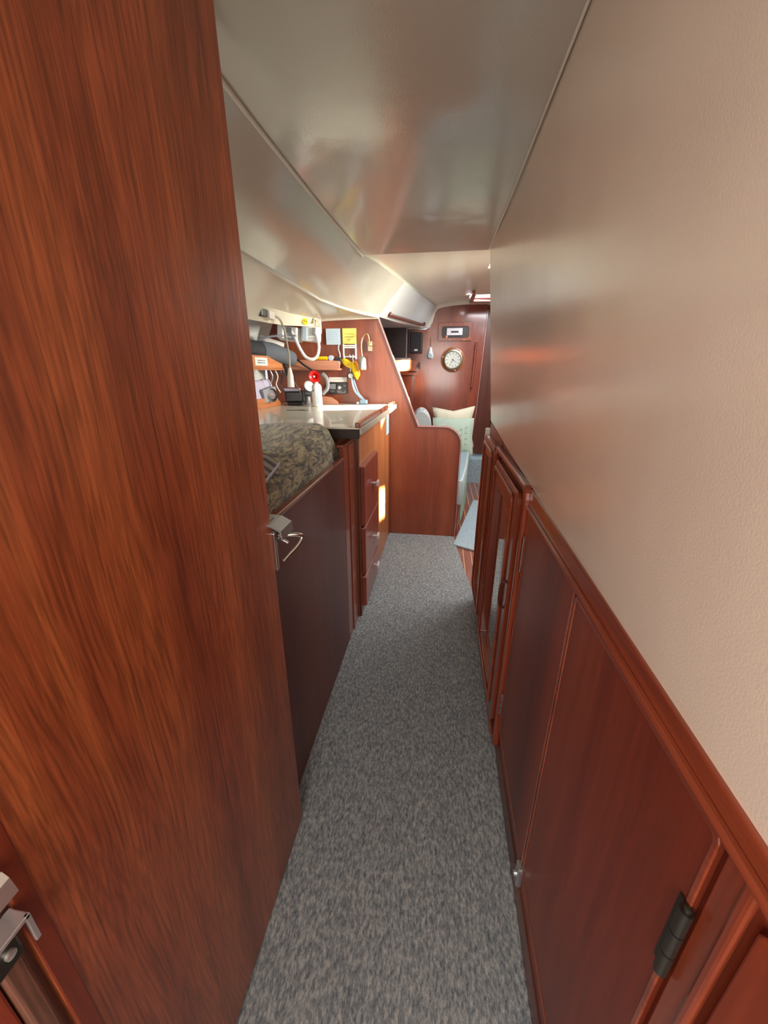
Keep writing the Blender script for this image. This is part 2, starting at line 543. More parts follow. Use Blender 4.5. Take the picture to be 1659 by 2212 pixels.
def pillow(cen, w_, h_, t_, rot, pinch=.10, bm=None, n=14, p=2.6):
    """soft cushion: w_ x h_ face, thickness t_, with pointed corners"""
    nb = bmesh.new()
    grids = []
    for s in (1, -1):
        g = []
        for i in range(n + 1):
            row = []
            for j in range(n + 1):
                u, v = 2 * i / n - 1, 2 * j / n - 1
                th = max(0, (1 - abs(u) ** p)) ** .6 * max(0, (1 - abs(v) ** p)) ** .6
                k = 1 - pinch * (1 - abs(v)) ** 1 * abs(u) ** 3
                k2 = 1 - pinch * (1 - abs(u)) ** 1 * abs(v) ** 3
                wob = .05 * math.sin(7 * u + 3 * v) * th
                row.append(nb.verts.new((u * w_ / 2 * k, s * t_ / 2 * (th + wob), v * h_ / 2 * k2)))
            g.append(row)
        grids.append(g)
    for g in grids:
        for i in range(n):
            for j in range(n):
                nb.faces.new((g[i][j], g[i + 1][j], g[i + 1][j + 1], g[i][j + 1]))
    bmesh.ops.remove_doubles(nb, verts=nb.verts[:], dist=1e-5)
    bmesh.ops.rotate(nb, verts=nb.verts[:], cent=(0, 0, 0), matrix=rot)
    bmesh.ops.translate(nb, verts=nb.verts[:], vec=cen)
    return merge(bm, nb)


def ellipsoid(cen, a, b_, c, rot, seg=20):
    nb = bmesh.new()
    bmesh.ops.create_uvsphere(nb, u_segments=seg, v_segments=seg // 2, radius=1)
    for v in nb.verts:
        v.co = Vector((v.co.x * a, v.co.y * b_, v.co.z * c))
    bmesh.ops.rotate(nb, verts=nb.verts[:], cent=(0, 0, 0), matrix=rot)
    bmesh.ops.translate(nb, verts=nb.verts[:], vec=cen)
    return nb


def scribble(lines, y, bm=None, h=.003, thick=.0006):
    """rows of small pen strokes on a plane facing -y; lines = (x0, x1, z)"""
    for x0, x1, z in lines:
        x = x0
        while x < x1 - .002:
            l = random.uniform(.003, .011)
            bm = box(x, min(x + l, x1), y - thick, y, z - h / 2 * random.uniform(.5, 1), z + h / 2 * random.uniform(.5, 1), bm=bm)
            x += l + random.uniform(.0015, .004)
    return bm


# ================================================================== SETTING
# ---- sole and carpet
b = box(-1.35, 1.35, -1.6, 4.62, -.05, -.006)
for k in range(22):
    pass
struct(mesh_obj('floor', b, SOLEW), 'glossy reddish wooden cabin sole beyond the carpet')
b = None
for k in range(-1, 14):
    x = .268 + k * .056
    b = box(x - .0022, x + .0022, 2.0, 4.6, -.0062, -.0050, bm=b)
HOLLY = plain('holly_stripe', (.62, .40, .22), .25, coat=.6)
struct(mesh_obj('trim_1', b, HOLLY), 'pale inlaid stripes running along the wooden sole')
cp = [(-.42, -1.5), (.262, -1.5), (.262, 2.0), (.243, 2.03), (.225, 2.2), (.200, 2.4), (.178, 2.6), (.160, 2.75), (.152, 2.905), (-.42, 2.905)]
o = mesh_obj('passage_carpet', prism(cp, 'z', -.006, .004), CARPET)
tag(o, 'heather grey carpet runner covering the floor of the narrow passage', 'carpet')
# forward cabin step
b = box(.24, 1.3, 4.60, 5.5, -.04, .285, .01)
struct(mesh_obj('floor', b, STEPC), 'blue-grey carpeted step up to the forward cabin')
mat_pts = [(.142, 2.735), (.34, 2.625), (.62, 2.62), (.62, 3.85), (.373, 3.862)]
o = mesh_obj('floor_mat', prism(mat_pts, 'z', -.004, .010, bev=.002), MATM)
tag(o, 'blue-grey tapered mat lying on the wooden sole past the carpet', 'mat')

# ---- overhead and deck-side mouldings (left)
stations = [
    # y, E(ceiling corner), T(trunk foot), D(deck underside outer), L(lip), H(lip inner), hull mid, hull low
    (-1.6, (-.43, 1.76), (-.65, 1.605), (-.84, 1.50), (-.88, 1.43)),
    (.3, (-.43, 1.76), (-.65, 1.605), (-.84, 1.505), (-.88, 1.44)),
    (1.4, (-.428, 1.76), (-.65, 1.605), (-.84, 1.520), (-.88, 1.458)),
    (2.05, (-.392, 1.76), (-.65, 1.605), (-.845, 1.545), (-.88, 1.482)),
    (2.25, (-.355, 1.772), (-.640, 1.605), (-.848, 1.553), (-.88, 1.492)),
    (2.6, (-.318, 1.79), (-.560, 1.603), (-.852, 1.575), (-.88, 1.523)),
    (2.89, (-.283, 1.805), (-.458, 1.606), (-.855, 1.597), (-.88, 1.552)),
]
sal = [
    (2.89, (-.283, 1.805), (-.458, 1.606), (-.855, 1.63), (-1.30, 1.62)),
    (3.4, (-.235, 1.835), (-.40, 1.628), (-.86, 1.66), (-1.30, 1.64)),
    (4.0, (-.17, 1.868), (-.31, 1.660), (-.86, 1.69), (-1.30, 1.66)),
    (4.75, (-.085, 1.908), (-.195, 1.705), (-.86, 1.715), (-1.30, 1.69)),
]


def loft(st, idx_from, idx_to, extra=None, out=(-1, 0, 1), th=.02):
    rows = []
    for s in st:
        pts = [Vector((p[0], s[0], p[1])) for p in s[1:]][idx_from:idx_to + 1]
        rows.append(pts)
    return sheet(rows, th, Vector(out).normalized())


def fine(st, n=4):
    out = []
    for a, b_ in zip(st[:-1], st[1:]):
        for k in range(n):
            t = k / n
            out.append((a[0] + (b_[0] - a[0]) * t,) + tuple((p[0] + (q[0] - p[0]) * t, p[1] + (q[1] - p[1]) * t) for p, q in zip(a[1:], b_[1:])))
    out.append(st[-1])
    return out


struct(mesh_obj('wall_left', loft(fine(stations), 0, 1, th=.02), CEIL, smooth=True), 'cream sloping panel between overhead and side deck')
struct(mesh_obj('ceiling', loft(fine(stations), 1, 3, out=(0, 0, 1), th=.02), CREAM, smooth=True), 'pale cream underside of the side deck above the chart table')
struct(mesh_obj('wall_left', loft(fine(sal), 0, 1, th=.02), WHITEG, smooth=True), 'bright white cabin side over the saloon settee')
struct(mesh_obj('ceiling', loft(fine(sal), 1, 3, out=(0, 0, 1), th=.02), WHITEG, smooth=True), 'pale underside of the side deck over the saloon')
# hull side (behind the shelves) in one curved liner
rows = []
for y in [-.1, .8, 1.6, 2.2, 2.89]:
    zl = 1.43 + .02 * min(y, 1.4) / 1.4 + max(0, y - 1.4) * .063
    rows.append([Vector((-.884, y, zl)), Vector((-.902, y, zl)), Vector((-.906, y, 1.60)), Vector((-1.10, y, 1.61)), Vector((-1.22, y, 1.57)), Vector((-1.29, y, 1.42)), Vector((-1.31, y, 1.25)), Vector((-1.31, y, 1.0)), Vector((-1.28, y, .6)), Vector((-1.2, y, .2)), Vector((-1.1, y, -.02))])
struct(mesh_obj('wall_left', sheet(rows, .02, Vector((-1, 0, .2)).normalized()), WHITEG, smooth=True), 'white hull liner behind the shelves')
rows = []
for y in [2.92, 3.6, 4.72]:
    rows.append([Vector((-1.30, y, 1.72)), Vector((-1.28, y, 1.0)), Vector((-1.2, y, .5)), Vector((-1.0, y, 0))])
struct(mesh_obj('wall_left', sheet(rows, .02, (-1, 0, 0)), MAH, smooth=True), 'wooden hull side of the saloon')

# overhead: passage panel, then the saloon overhead with the companionway opening
b = box(-.432, .192, -1.6, 2.05, 1.76, 1.785)
struct(mesh_obj('ceiling', b, CEIL), 'glossy cream overhead panel of the passage')
rows = []
for y, xl, z in [(2.05, -.395, 1.772), (2.2, -.36, 1.79), (2.4, -.335, 1.802), (2.6, -.318, 1.812), (2.9, -.283, 1.825), (3.4, -.235, 1.856), (4.0, -.17, 1.89), (4.75, -.085, 1.93)]:
    rows.append([Vector((xl - .02, y, z - .012)), Vector((xl + .1, y, z + .010)), Vector((.0, y, z + .02)), Vector((.24, y, z + .026))])
struct(mesh_obj('ceiling', sheet(rows, .02, (0, 0, 1)), CREAM, smooth=True), 'cream overhead panel of the saloon')
b = box(.24, .42, 2.05, 2.12, 1.80, 1.83)
b = box(.24, 1.32, 2.92, 3.82, 1.875, 1.90, bm=b)
b = box(.64, 1.32, 3.82, 4.28, 1.895, 1.915, bm=b)
b = box(.24, 1.32, 4.28, 4.76, 1.925, 1.945, bm=b)
b = box(1.18, 1.32, 2.05, 2.92, 1.84, 1.87, bm=b)
struct(mesh_obj('ceiling', b, CREAM), 'cream overhead on the starboard side around the openings')
# saloon hatch frame
b = ring(rrect(.215, .665, 3.80, 4.30, .03), rrect(.255, .625, 3.86, 4.25, .03), 'z', 1.885, 1.925, bev=.003)
o = mesh_obj('window_1', b, MAHZ); struct(o, 'wooden framed overhead hatch of the saloon')
m, nt, bb = new_mat('tinted_hatch_glass')
bb.inputs['Base Color'].default_value = (.95, .72, .68, 1); bb.inputs['Transmission Weight'].default_value = .9; bb.inputs['Roughness'].default_value = .2
bb.inputs['IOR'].default_value = 1.3
bb.inputs['Emission Color'].default_value = (1.0, .66, .62, 1); bb.inputs['Emission Strength'].default_value = .9
mesh_obj('pane', box(.255, .625, 3.86, 4.25, 1.915, 1.922), m, o)
# outer deck over the openings (keeps the sky light only in the openings)

# ---- right side: big laminate wall leaning outwards at its foot
WB = [(-1.6, .250, .915), (-.2, .246, .925), (.2, .243, .9345), (.55, .243, .944), (1.0, .243, .968), (1.5, .244, .993), (2.0, .246, 1.024)]
rows = []
for y, xb, zb in WB:
    xt = .187 if y < 1.6 else .187 - (y - 1.6) * .03
    rows.append([Vector((xt, y, 1.765)), Vector((xt + (xb - xt) * .35, y, 1.765 + (zb - 1.765) * .36)), Vector((xt + (xb - xt) * .7, y, 1.765 + (zb - 1.765) * .7)), Vector((xb, y, zb))])
struct(mesh_obj('wall_right', sheet(rows, .03, (1, 0, 0)), WALLM, smooth=True), 'large glossy cream wall panel leaning over the lockers')
# thin bead in the corner between wall and overhead
b = tube([(.183, -1.5, 1.757), (.183, 1.0, 1.757), (.175, 2.04, 1.757)], .0028, 8, smooth=3)
struct(mesh_obj('trim_2', b, TRIMC, smooth=True), 'thin cream bead along the overhead corner on the right')
b = tube([(-.431, -1.5, 1.756), (-.431, 1.0, 1.756), (-.395, 2.05, 1.756)], .005, 8, smooth=3)
struct(mesh_obj('trim_3', b, TRIMC, smooth=True), 'cream bead along the overhead corner on the left')
b = tube([(-.65, -.1, 1.603), (-.65, 1.4, 1.603), (-.65, 2.05, 1.603), (-.64, 2.25, 1.603), (-.56, 2.6, 1.601), (-.458, 2.88, 1.603)], .0065, 8, smooth=3)
struct(mesh_obj('trim_4', b, TRIMC, smooth=True), 'cream rounded bead along the foot of the sloping panel')

# ---- enclosure behind the viewer and to starboard
b = box(-1.3, 1.3, -1.66, -1.62, 0, 1.8)
struct(mesh_obj('wall_back', b, WALLM), 'cream bulkhead of the aft cabin behind the viewer')
b = box(.262, .30, -1.62, 0.0, 0, .93)
struct(mesh_obj('wall_right', b, MAH), 'wooden lower side of the aft passage')
b = box(1.30, 1.34, 1.9, 5.5, 0, 1.95)
struct(mesh_obj('wall_right', b, CREAM), 'cream starboard side of the saloon')
b = box(.262, 1.3, 1.985, 2.01, 0, 1.85)
struct(mesh_obj('wall_right', b, MAH), 'wooden end bulkhead beside the companionway')

# ---- half-height galley bulkhead with the swooping edge
prof = [(-1.28, .02), (.151, .0), (.155, .746)]
for k in range(1, 9):
    t = math.radians(90 * k / 9)
    prof.append((.155 - .135 * (1 - math.cos(t)), .746 + .120 * math.sin(t)))
prof += [(.0, .866), (-.163, .865), (-.458, 1.604), (-.855, 1.596), (-.878, 1.552), (-1.28, 1.50)]
b = prism(prof, 'y', 2.90, 2.925)
o = struct(mesh_obj('wall_galley', b, [SAP]), 'reddish wooden half bulkhead with a swooping edge at the end of the passage')
edge = [(.151, .004), (.157, .3), (.159, .746)]
for k in range(1, 9):
    t = math.radians(90 * k / 9)
    edge.append((.159 - .135 * (1 - math.cos(t)), .746 + .124 * math.sin(t)))
edge += [(-.163, .871), (-.462, 1.604)]
rows = []
for i, (x, z) in enumerate(edge):
    rows.append([Vector((x, 2.888, z)), Vector((x, 2.937, z))])
EDG = wood('edge_moulding', (.30, .14, .12), (.42, .22, .20), (.52, .30, .28), grain=12, rough=.25, coat=.6)
tr = sheet(rows, .007, Vector((.6, 0, .8)).normalized())
mesh_obj('edge_moulding', tr, EDG, o)
b = tube([(-.45, 2.887, 1.600), (-.60, 2.887, 1.598), (-.85, 2.887, 1.590), (-.866, 2.887, 1.575), (-.876, 2.887, 1.548), (-.90, 2.887, 1.542)], .009, 8, smooth=4)
struct(mesh_obj('trim_5', b, TRIMC, smooth=True), 'cream moulding along the top of the half bulkhead')

# ---- forward bulkhead with the clock
fb = [(-1.28, 0), (.335, 0), (.345, .30), (.395, .80), (.435, 1.87), (.440, 1.98), (-.06, 1.95), (-.10, 1.90), (-.16, 1.72), (-.21, 1.69), (-1.28, 1.73)]
o = struct(mesh_obj('wall_front', prism(fb, 'y', 4.70, 4.73), MAHZ), 'reddish wooden forward bulkhead carrying the clock')
e = [(.338, .0), (.348, .30), (.398, .80), (.438, 1.87)]
b = sheet([[Vector((x, 4.690, z)), Vector((x, 4.735, z))] for x, z in e], .008, (1, 0, 0))
mesh_obj('edge_moulding', b, EDG, o)
arch = [(.50, 1.925), (.30, 1.925), (.10, 1.915), (-.06, 1.892), (-.105, 1.860), (-.125, 1.80), (-.145, 1.742), (-.19, 1.708), (-.286, 1.692), (-.50, 1.695), (-.80, 1.705)]
ap = catmull([(x, 4.68, z) for x, z in arch], 5)
rows = []
for i, p in enumerate(ap):
    d = (ap[min(i + 1, len(ap) - 1)] - ap[max(i - 1, 0)]).normalized()
    n = Vector((-d.z, 0, d.x))
    if n.z < 0 and abs(n.z) > abs(n.x):
        n = -n
    if i and n.dot(pn) < 0:
        n = -n
    pn = n
    rows.append([p - n * .012 if False else p, p + n * .055])
struct(mesh_obj('trim_6', sheet(rows, .03, (0, -1, 0)), TRIMC, smooth=True), 'cream arched moulding over the forward bulkhead')
# dark doorway panel right of the bulkhead
pp = [(.372, .42), (.385, .345), (.42, .315), (.50, .308), (.548, .33), (.56, .42), (.60, 1.93), (.42, 1.93)]
o = mesh_obj('door_1', prism(pp, 'y', 4.745, 4.775), DKW)
struct(o, 'dark wooden door panel with rounded foot right of the clock bulkhead')
b = box(.2, 1.3, 5.45, 5.5, .28, 1.95)
struct(mesh_obj('wall_front', b, DKW), 'dark wood at the far end of the forward cabin')

# ================================================================== LEFT SIDE OF THE PASSAGE
# ---- tall teak door leaf, open flat along the passage
MAHR = wood('bright_mahogany', (.18, .022, .008), (.32, .045, .014), (.42, .09, .028), grain=14, rough=.4, coat=.2, off=4)
d1 = mesh_obj('door_2', box(-.388, -.348, .150, .722, .012, 1.757, .004), TEAK)
struct(d1, 'tall varnished teak door leaf standing along the left side')


mesh_obj('edge_strip', box(-.350, -.3472, .1495, .166, .014, 1.755, .001), MAH, d1)


def door_latch():
    y, z = .745, .93
    t = d1
    # angled face plate on the leaf edge
    b = box(-.352, -.340, .715, .727, .835, .925, .002)
    mesh_obj('latch_plate', b, STEEL, t)
    # bent keeper plate (top face, lip at its far end)
    b = prism([(-.384, .953), (-.340, .950), (-.318, .938), (-.315, .918), (-.318, .918), (-.321, .935), (-.341, .946), (-.384, .949)], 'y', .700, .762)
    b = prism([(-.388, .950), (-.384, .950), (-.381, .968), (-.385, .968)], 'y', .700, .762, bm=b)
    b = box(-.376, -.350, .712, .748, .9515, .954, .001, bm=b)
    mesh_obj('latch_keeper', b, PEWTER, t)
    b = lathe([(.0125, 0), (.0125, .006), (.008, .010), (.006, .022), (0, .023)], (-.347, .742, .912), (1, 0, 0), 24)
    b = tube([(-.344, .742, .912), (-.322, .744, .912), (-.304, .752, .910), (-.296, .760, .902), (-.301, .748, .888), (-.315, .728, .873), (-.325, .712, .862)], .0052, 14, bm=b, smooth=6)
    mesh_obj('lever_handle', b, STEEL, t, smooth=True)
    b = tube([(-.335, .736, .904), (-.322, .740, .894)], .004, 10, bm=None, smooth=0)
    mesh_obj('latch_spindle', b, STEEL, t, smooth=True)


door_latch()
# door frame post that the leaf stands against, next to the viewer
fr = mesh_obj('trim_7', box(-.392, -.351, .126, .143, .012, 1.757, .003), wood('frame_strip', (.12, .05, .03), (.20, .09, .06), (.28, .14, .10), rough=.45, coat=.1))
struct(fr, 'pale wooden frame strip at the near edge of the teak door')
pn = mesh_obj('door_3', box(-.392, -.358, -.22, .125, .012, 1.757, .003), MAHR)
struct(pn, 'red-brown wooden panel at the lower left beside the door')
# second latch near the viewer
lt = thing('cabin_latch', 'chrome latch on the near edge of the teak door, lower left', 'latch', (-.347, .145, .80))
CHR = plain('bright_chrome', (.85, .86, .88), .3, .85)
b = prism([(-.348, .868), (-.332, .872), (-.327, .866), (-.324, .850), (-.327, .850), (-.331, .864), (-.348, .862)], 'y', .112, .146)
mesh_obj('keeper', b, CHR, lt)
b = box(-.347, -.332, .100, .138, .780, .812, .003)
mesh_obj('latch_box', b, DARKM, lt)
b = box(-.348, -.327, .095, .147, .812, .816, .001)
b = box(-.330, -.327, .143, .147, .782, .816, .0005, bm=b)
mesh_obj('latch_cover', b, CHR, lt)
b = lathe([(.004, 0), (.004, .003), (0, .004)], (-.332, .128, .797), (1, 0, 0), 14)
mesh_obj('screw', b, CHR, lt, smooth=True)

# ---- berth: front board, end post, mattress
be = thing('bunk', 'dark reddish berth front board running from the teak door to the drawers', 'berth', (-.6, 1.2, 0))
mesh_obj('front_board', box(-.405, -.392, .725, 1.53, .0, .905), wood('berth_front', (.065, .011, .007), (.12, .020, .010), (.18, .036, .015), grain=12, figure=.6, rough=.42, coat=.15, off=6, fibre=.1), be)
mesh_obj('cap_rail', box(-.412, -.386, .725, 1.53, .905, .918, .005), MAH2, be)
mesh_obj('end_post', box(-.409, -.391, 1.532, 1.715, 0, .955, .002), MAHZ, be)
mesh_obj('post_cap', box(-.420, -.388, 1.530, 1.735, .955, .967, .004), MAH2, be)
mesh_obj('stile', box(-.393, -.386, 1.618, 1.735, .0, .955, .003), MAHZ, be)
mesh_obj('corner_stile', box(-.394, -.387, .725, .80, .0, .904, .003), MAHZ, be)
mesh_obj('berth_board', box(-1.20, -.406, .2, 1.60, .80, .82), MAH, be)


def mattress():
    nb = bmesh.new()
    nx, ny = 26, 44
    x0, x1, y0, y1 = -1.20, -.409, .25, 1.584
    top = []
    for i in range(nx + 1):
        row = []
        for j in range(ny + 1):
            u, v = i / nx, j / ny
            x = x0 + (x1 - x0) * u; y = y0 + (y1 - y0) * v
            # rounded edge on passage side and far end
            ex = max(0, (u - .86) / .14); ey = max(0, (v - .90) / .10)
            z = 1.064 - .082 * (1 - v) - .090 * (1 - math.sqrt(max(0, 1 - ex ** 2.2 * .98))) - .055 * (1 - math.sqrt(max(0, 1 - ey ** 2.4 * .98)))
            z += .006 * math.sin(9 * x + 4 * y) + .004 * math.sin(17 * y - 6 * x) + .003 * math.sin(31 * x + 23 * y)
            if ex > 0:
                y_ = y
                x -= .008 * (1 + math.sin(13 * y)) * ex + .004 * ex * ey
            row.append(nb.verts.new((x, y, z)))
        top.append(row)
    for i in range(nx):
        for j in range(ny):
            nb.faces.new((top[i][j], top[i + 1][j], top[i + 1][j + 1], top[i][j + 1]))
    # skirts
    def skirt(line, dx, dy):
        a = line
        for dz, k in ((-.03, .6), (-.075, .2), (-.11, -.6)):
            b_ = [nb.verts.new((v.co.x + dx * k * .02, v.co.y + dy * k * .02, max(.825, v.co.z + dz - (.0)))) for v in line]
            for q in range(len(line) - 1):
                nb.faces.new((a[q], a[q + 1], b_[q + 1], b_[q]))
            a = b_
    skirt(top[-1], -.4, 0)
    skirt([r[-1] for r in top], 0, 1)
    return nb


mt = mesh_obj('berth_mattress', mattress(), CAMO, smooth=True)
tag(mt, 'berth mattress under a mottled khaki and grey plush cover', 'mattress')
# folded corner of a quilted blanket with a pale binding
def blanket_z(x, y):
    u, v = (x + 1.20) / .791, (y - .25) / 1.334
    ex = max(0, (u - .86) / .14)
    return 1.064 - .082 * (1 - v) - .090 * (1 - math.sqrt(max(0, 1 - min(1, ex) ** 2.2 * .98))) + .008 + .006 * math.sin(9 * x + 4 * y) + .004 * math.sin(17 * y - 6 * x)


bk = thing('folded_blanket', 'corner of dark quilted blanket with pale binding on the mattress by the door', 'blanket', (-.50, .86, .965))
rows = []
for j in range(7):
    y = .66 + .36 * j / 6
    rows.append([Vector((-.60 + (.186 - .02 * j / 6) * i / 6, y - .03 * (i / 6), blanket_z(-.60 + (.186 - .02 * j / 6) * i / 6, y - .03 * (i / 6)))) for i in range(7)])
mesh_obj('blanket_cloth', sheet(rows, .008, (0, 0, 1)), QUILT, bk, smooth=True)
b = tube([r[-1] + Vector((0, 0, .005)) for r in rows], .004, 8, smooth=3)
mesh_obj('binding', b, LILAC, bk, smooth=True)

# ---- chart table cabinet with drawers
DRW = wood('drawer_front', (.11, .018, .012), (.19, .036, .022), (.27, .06, .034), grain=11, figure=.6, rough=.3, coat=.5, off=2)
cb = thing('drawer_cabinet', 'golden wood cabinet with a bank of three dark drawers under the chart table', 'cabinet', (-.70, 2.3, 0))
b = box(-.95, -.376, 1.74, 2.885, .004, .992)
mesh_obj('carcass', b, ORW, cb)
mesh_obj('corner_stile', box(-.384, -.371, 1.735, 1.762, .0, .985, .003), DKW, cb)
mesh_obj('end_stile', box(-.378, -.371, 2.86, 2.894, .0, .99, .002), MAHZ, cb)
for k, (z0, z1, zk) in enumerate([(.518, .822, .676), (.242, .506, .359), (.045, .226, .172)]):
    d = mesh_obj('drawer', box(-.376, -.350, 1.772, 2.185, z0, z1, .005), DRW, cb)
    kb = tube([(-.350, 2.02, zk), (-.330, 2.02, zk)], .007, 10, smooth=0)
    kb = box(-.333, -.320, 1.985, 2.045, zk - .013, zk + .015, .005, bm=kb)
    mesh_obj('drawer_pull', kb, plain('pale_pull_%d' % k, (.52, .42, .42), .25, coat=.6), d)
mesh_obj('tape_note', box(-.3755, -.3735, 2.72, 2.84, .83, .985), BLUET, cb)['label'] = 'pale blue note taped to the end of the cabinet face'
b = None
for k in range(9):
    z = .965 - k * .014
    b = box(-.3735, -.3731, 2.735, 2.735 + random.uniform(.05, .09), z - .002, z + .002, bm=b)
mesh_obj('note_writing', b, INK, cb)

# ---- chart table top
ct = thing('chart_table', 'cream laminate chart table top with a dark wooden fiddle along its edge', 'table', (-.72, 2.25, 1.0))
FORM = plain('cream_laminate_top', (.60, .59, .49), .25, coat=.4, bump=.05)
mesh_obj('table_top', box(-1.18, -.335, 1.60, 2.892, .998, 1.030, .003), FORM, ct)
mesh_obj('edge_band', box(-.336, -.322, 1.60, 2.892, 1.000, 1.031, .005), plain('tan_edge_band', (.40, .34, .27), .35), ct)
mesh_obj('end_shadow', box(-1.18, -.335, 1.590, 1.602, .985, 1.024, .002), SHADOWM, ct)  # black strip painted in for the shadow under the table's near end
for y0, y1 in ((1.592, 2.17), (2.20, 2.33), (2.36, 2.88)):
    mesh_obj('fiddle_rail', box(-.352, -.331, y0, y1, 1.030, 1.052, .004), MAH2, ct)
LAM = plain('pale_glossy_strip', (.70, .70, .66), .12, coat=.6)
hn = mesh_obj('lid_inlay', box(-.86, -.83, 2.33, 2.36, 1.0301, 1.0315), BRASSD, ct)
b = box(-.93, -.80, 2.30, 2.315, 1.0302, 1.033, .001)
tag(mesh_obj('pencil', b, DARKM), 'thin dark pencil lying on the cream chart table', 'pencil')

# ================================================================== RIGHT SIDE: LOCKERS
XF = .246   # carcass face


def locker(name, label, y0, y1, ztop0, ztop1, loc):
    t = thing(name, label, 'locker', loc)
    pts = [(y0, .0), (y1, .0), (y1, ztop1), (y0, ztop0)]
    mesh_obj('carcass', prism(pts, 'x', XF, .70), MAH, t)
    return t


# near locker: two plain doors
L1 = locker('near_locker', 'dark red mahogany locker with two plain doors along the right wall', .001, .991, .926, .966, (.47, .5, 0))
mesh_obj('top_rail', prism([(.0, .912), (.991, .922), (.991, .966), (.0, .9275)], 'x', .238, .2465, bev=.002), MAH2, L1)
mesh_obj('bead', prism([(.0, .905), (.991, .916), (.991, .923), (.0, .914)], 'x', .230, .240, bev=.003), MAH2, L1)


def slab_door(t, y0, y1, z0, z1, fr=.010, mat=MAH, x=.2365):
    d = mesh_obj('door', prism(rrect(y0, y1, z0, z1, .004, 2), 'x', x, XF, bev=.0025), mat, t)
    return d


d4 = slab_door(L1, .235, .590, .165, .900)
d3 = slab_door(L1, .600, .974, .165, .912)
b = ring(rrect(.233, .592, .163, .904, .008, 2), rrect(.239, .586, .169, .897, .006, 2), 'x', .2352, .238, bev=.001)
mesh_obj('edge_bead', b, MAH2, d4)
b = ring(rrect(.598, .976, .163, .914, .008, 2), rrect(.604, .970, .169, .908, .006, 2), 'x', .2352, .238, bev=.001)
mesh_obj('edge_bead', b, MAH2, d3)
mesh_obj('stile', box(.240, XF + .001, .208, .229, .03, .905, .002), MAHZ, L1)
mesh_obj('stile_bead', box(.234, .242, .196, .206, .03, .914, .003), MAHZ, L1)
d5 = slab_door(L1, .010, .188, .165, .885)
mesh_obj('toe_board', box(.243, XF + .002, .002, 0.990, .0, .075, .002), DKW, L1)


def hinge(t, y, z0, z1, mat, r=.0055, x=.2335):
    b = None
    n = 3
    L = (z1 - z0) / n
    for k in range(n):
        b = lathe([(r, 0), (r, L - .0016)], (x, y, z0 + k * L), (0, 0, 1), 16, bm=b)
    b = lathe([(r * .6, 0), (r * .6, .004), (0, .0055)], (x, y, z1 - .001), (0, 0, 1), 14, bm=b)
    b = box(x, x + .004, y, y + .012, z0, z1, bm=b)
    h = mesh_obj('hinge', b, mat, t, smooth=True)
    return h


hinge(L1, .232, .712, .810, DARKM, .0058)
hinge(L1, .232, .22, .32, DARKM, .0058)
hinge(L1, .9775, .735, .838, STEEL, .0035)
hinge(L1, .9775, .225, .300, STEEL, .0035)
b = box(.226, .238, .583, .607, .118, .180, .003)
b = lathe([(.007, 0), (.007, .008), (0, .010)], (.228, .595, .150), (-1, 0, 0), 16, bm=b)
mesh_obj('door_latch', b, PEWTER, L1)

# middle locker with mirrored door and framed moulding
L2 = locker('mirror_locker', 'mahogany locker with a mirror set in its framed door', .998, 1.545, .966, .995, (.47, 1.27, 0))
b = ring(rrect(.992, 1.60, .045, .972, .035), rrect(1.012, 1.585, .06, .952, .03), 'x', .226, .2465, bev=.005)
mesh_obj('frame_moulding', b, MAHZ, L2)
b = ring(rrect(1.060, 1.542, .09, .932, .03), rrect(1.200, 1.520, .135, .842, .004), 'x', .224, .244, bev=.003)
dr = mesh_obj('door', b, MAHZ, L2)
b = ring(rrect(1.122, 1.530, .115, .912, .025), rrect(1.140, 1.522, .13, .896, .02), 'x', .216, .2245, bev=.004)
mesh_obj('raised_bead', b, MAH2, dr)
mesh_obj('mirror', box(.2405, .2455, 1.198, 1.522, .133, .844), MIRROR, dr)
b = tube([(.222, 1.095, .64), (.212, 1.095, .62), (.212, 1.095, .56), (.222, 1.095, .54)], .004, 10, smooth=5)
mesh_obj('door_pull', b, DKW, dr, smooth=True)

# far locker
L3 = locker('far_locker', 'mahogany locker with a framed wooden door at the far end of the right wall', 1.603, 1.983, .995, 1.018, (.47, 1.8, 0))
b = ring(rrect(1.606, 1.980, .10, .962, .03), rrect(1.68, 1.915, .155, .885, .004), 'x', .222, .2465, bev=.003)
dr = mesh_obj('door', b, MAHZ, L3)
b = ring(rrect(1.640, 1.955, .125, .938, .022), rrect(1.658, 1.940, .14, .920, .018), 'x', .214, .2225, bev=.004)
mesh_obj('raised_bead', b, MAH2, dr)
mesh_obj('door_panel', box(.2405, .2458, 1.678, 1.917, .153, .887), ORW, dr)
b = box(.222, .2465, 1.975, 1.99, .92, .99, .004)
mesh_obj('corner_catch', b, TRIMC, L3)
b = prism([(.2, .935), (.9, .962), (1.3, .985), (1.98, 1.020), (1.98, 1.030), (1.3, .992), (.9, .966), (.2, .9375)], 'x', .238, .2465)

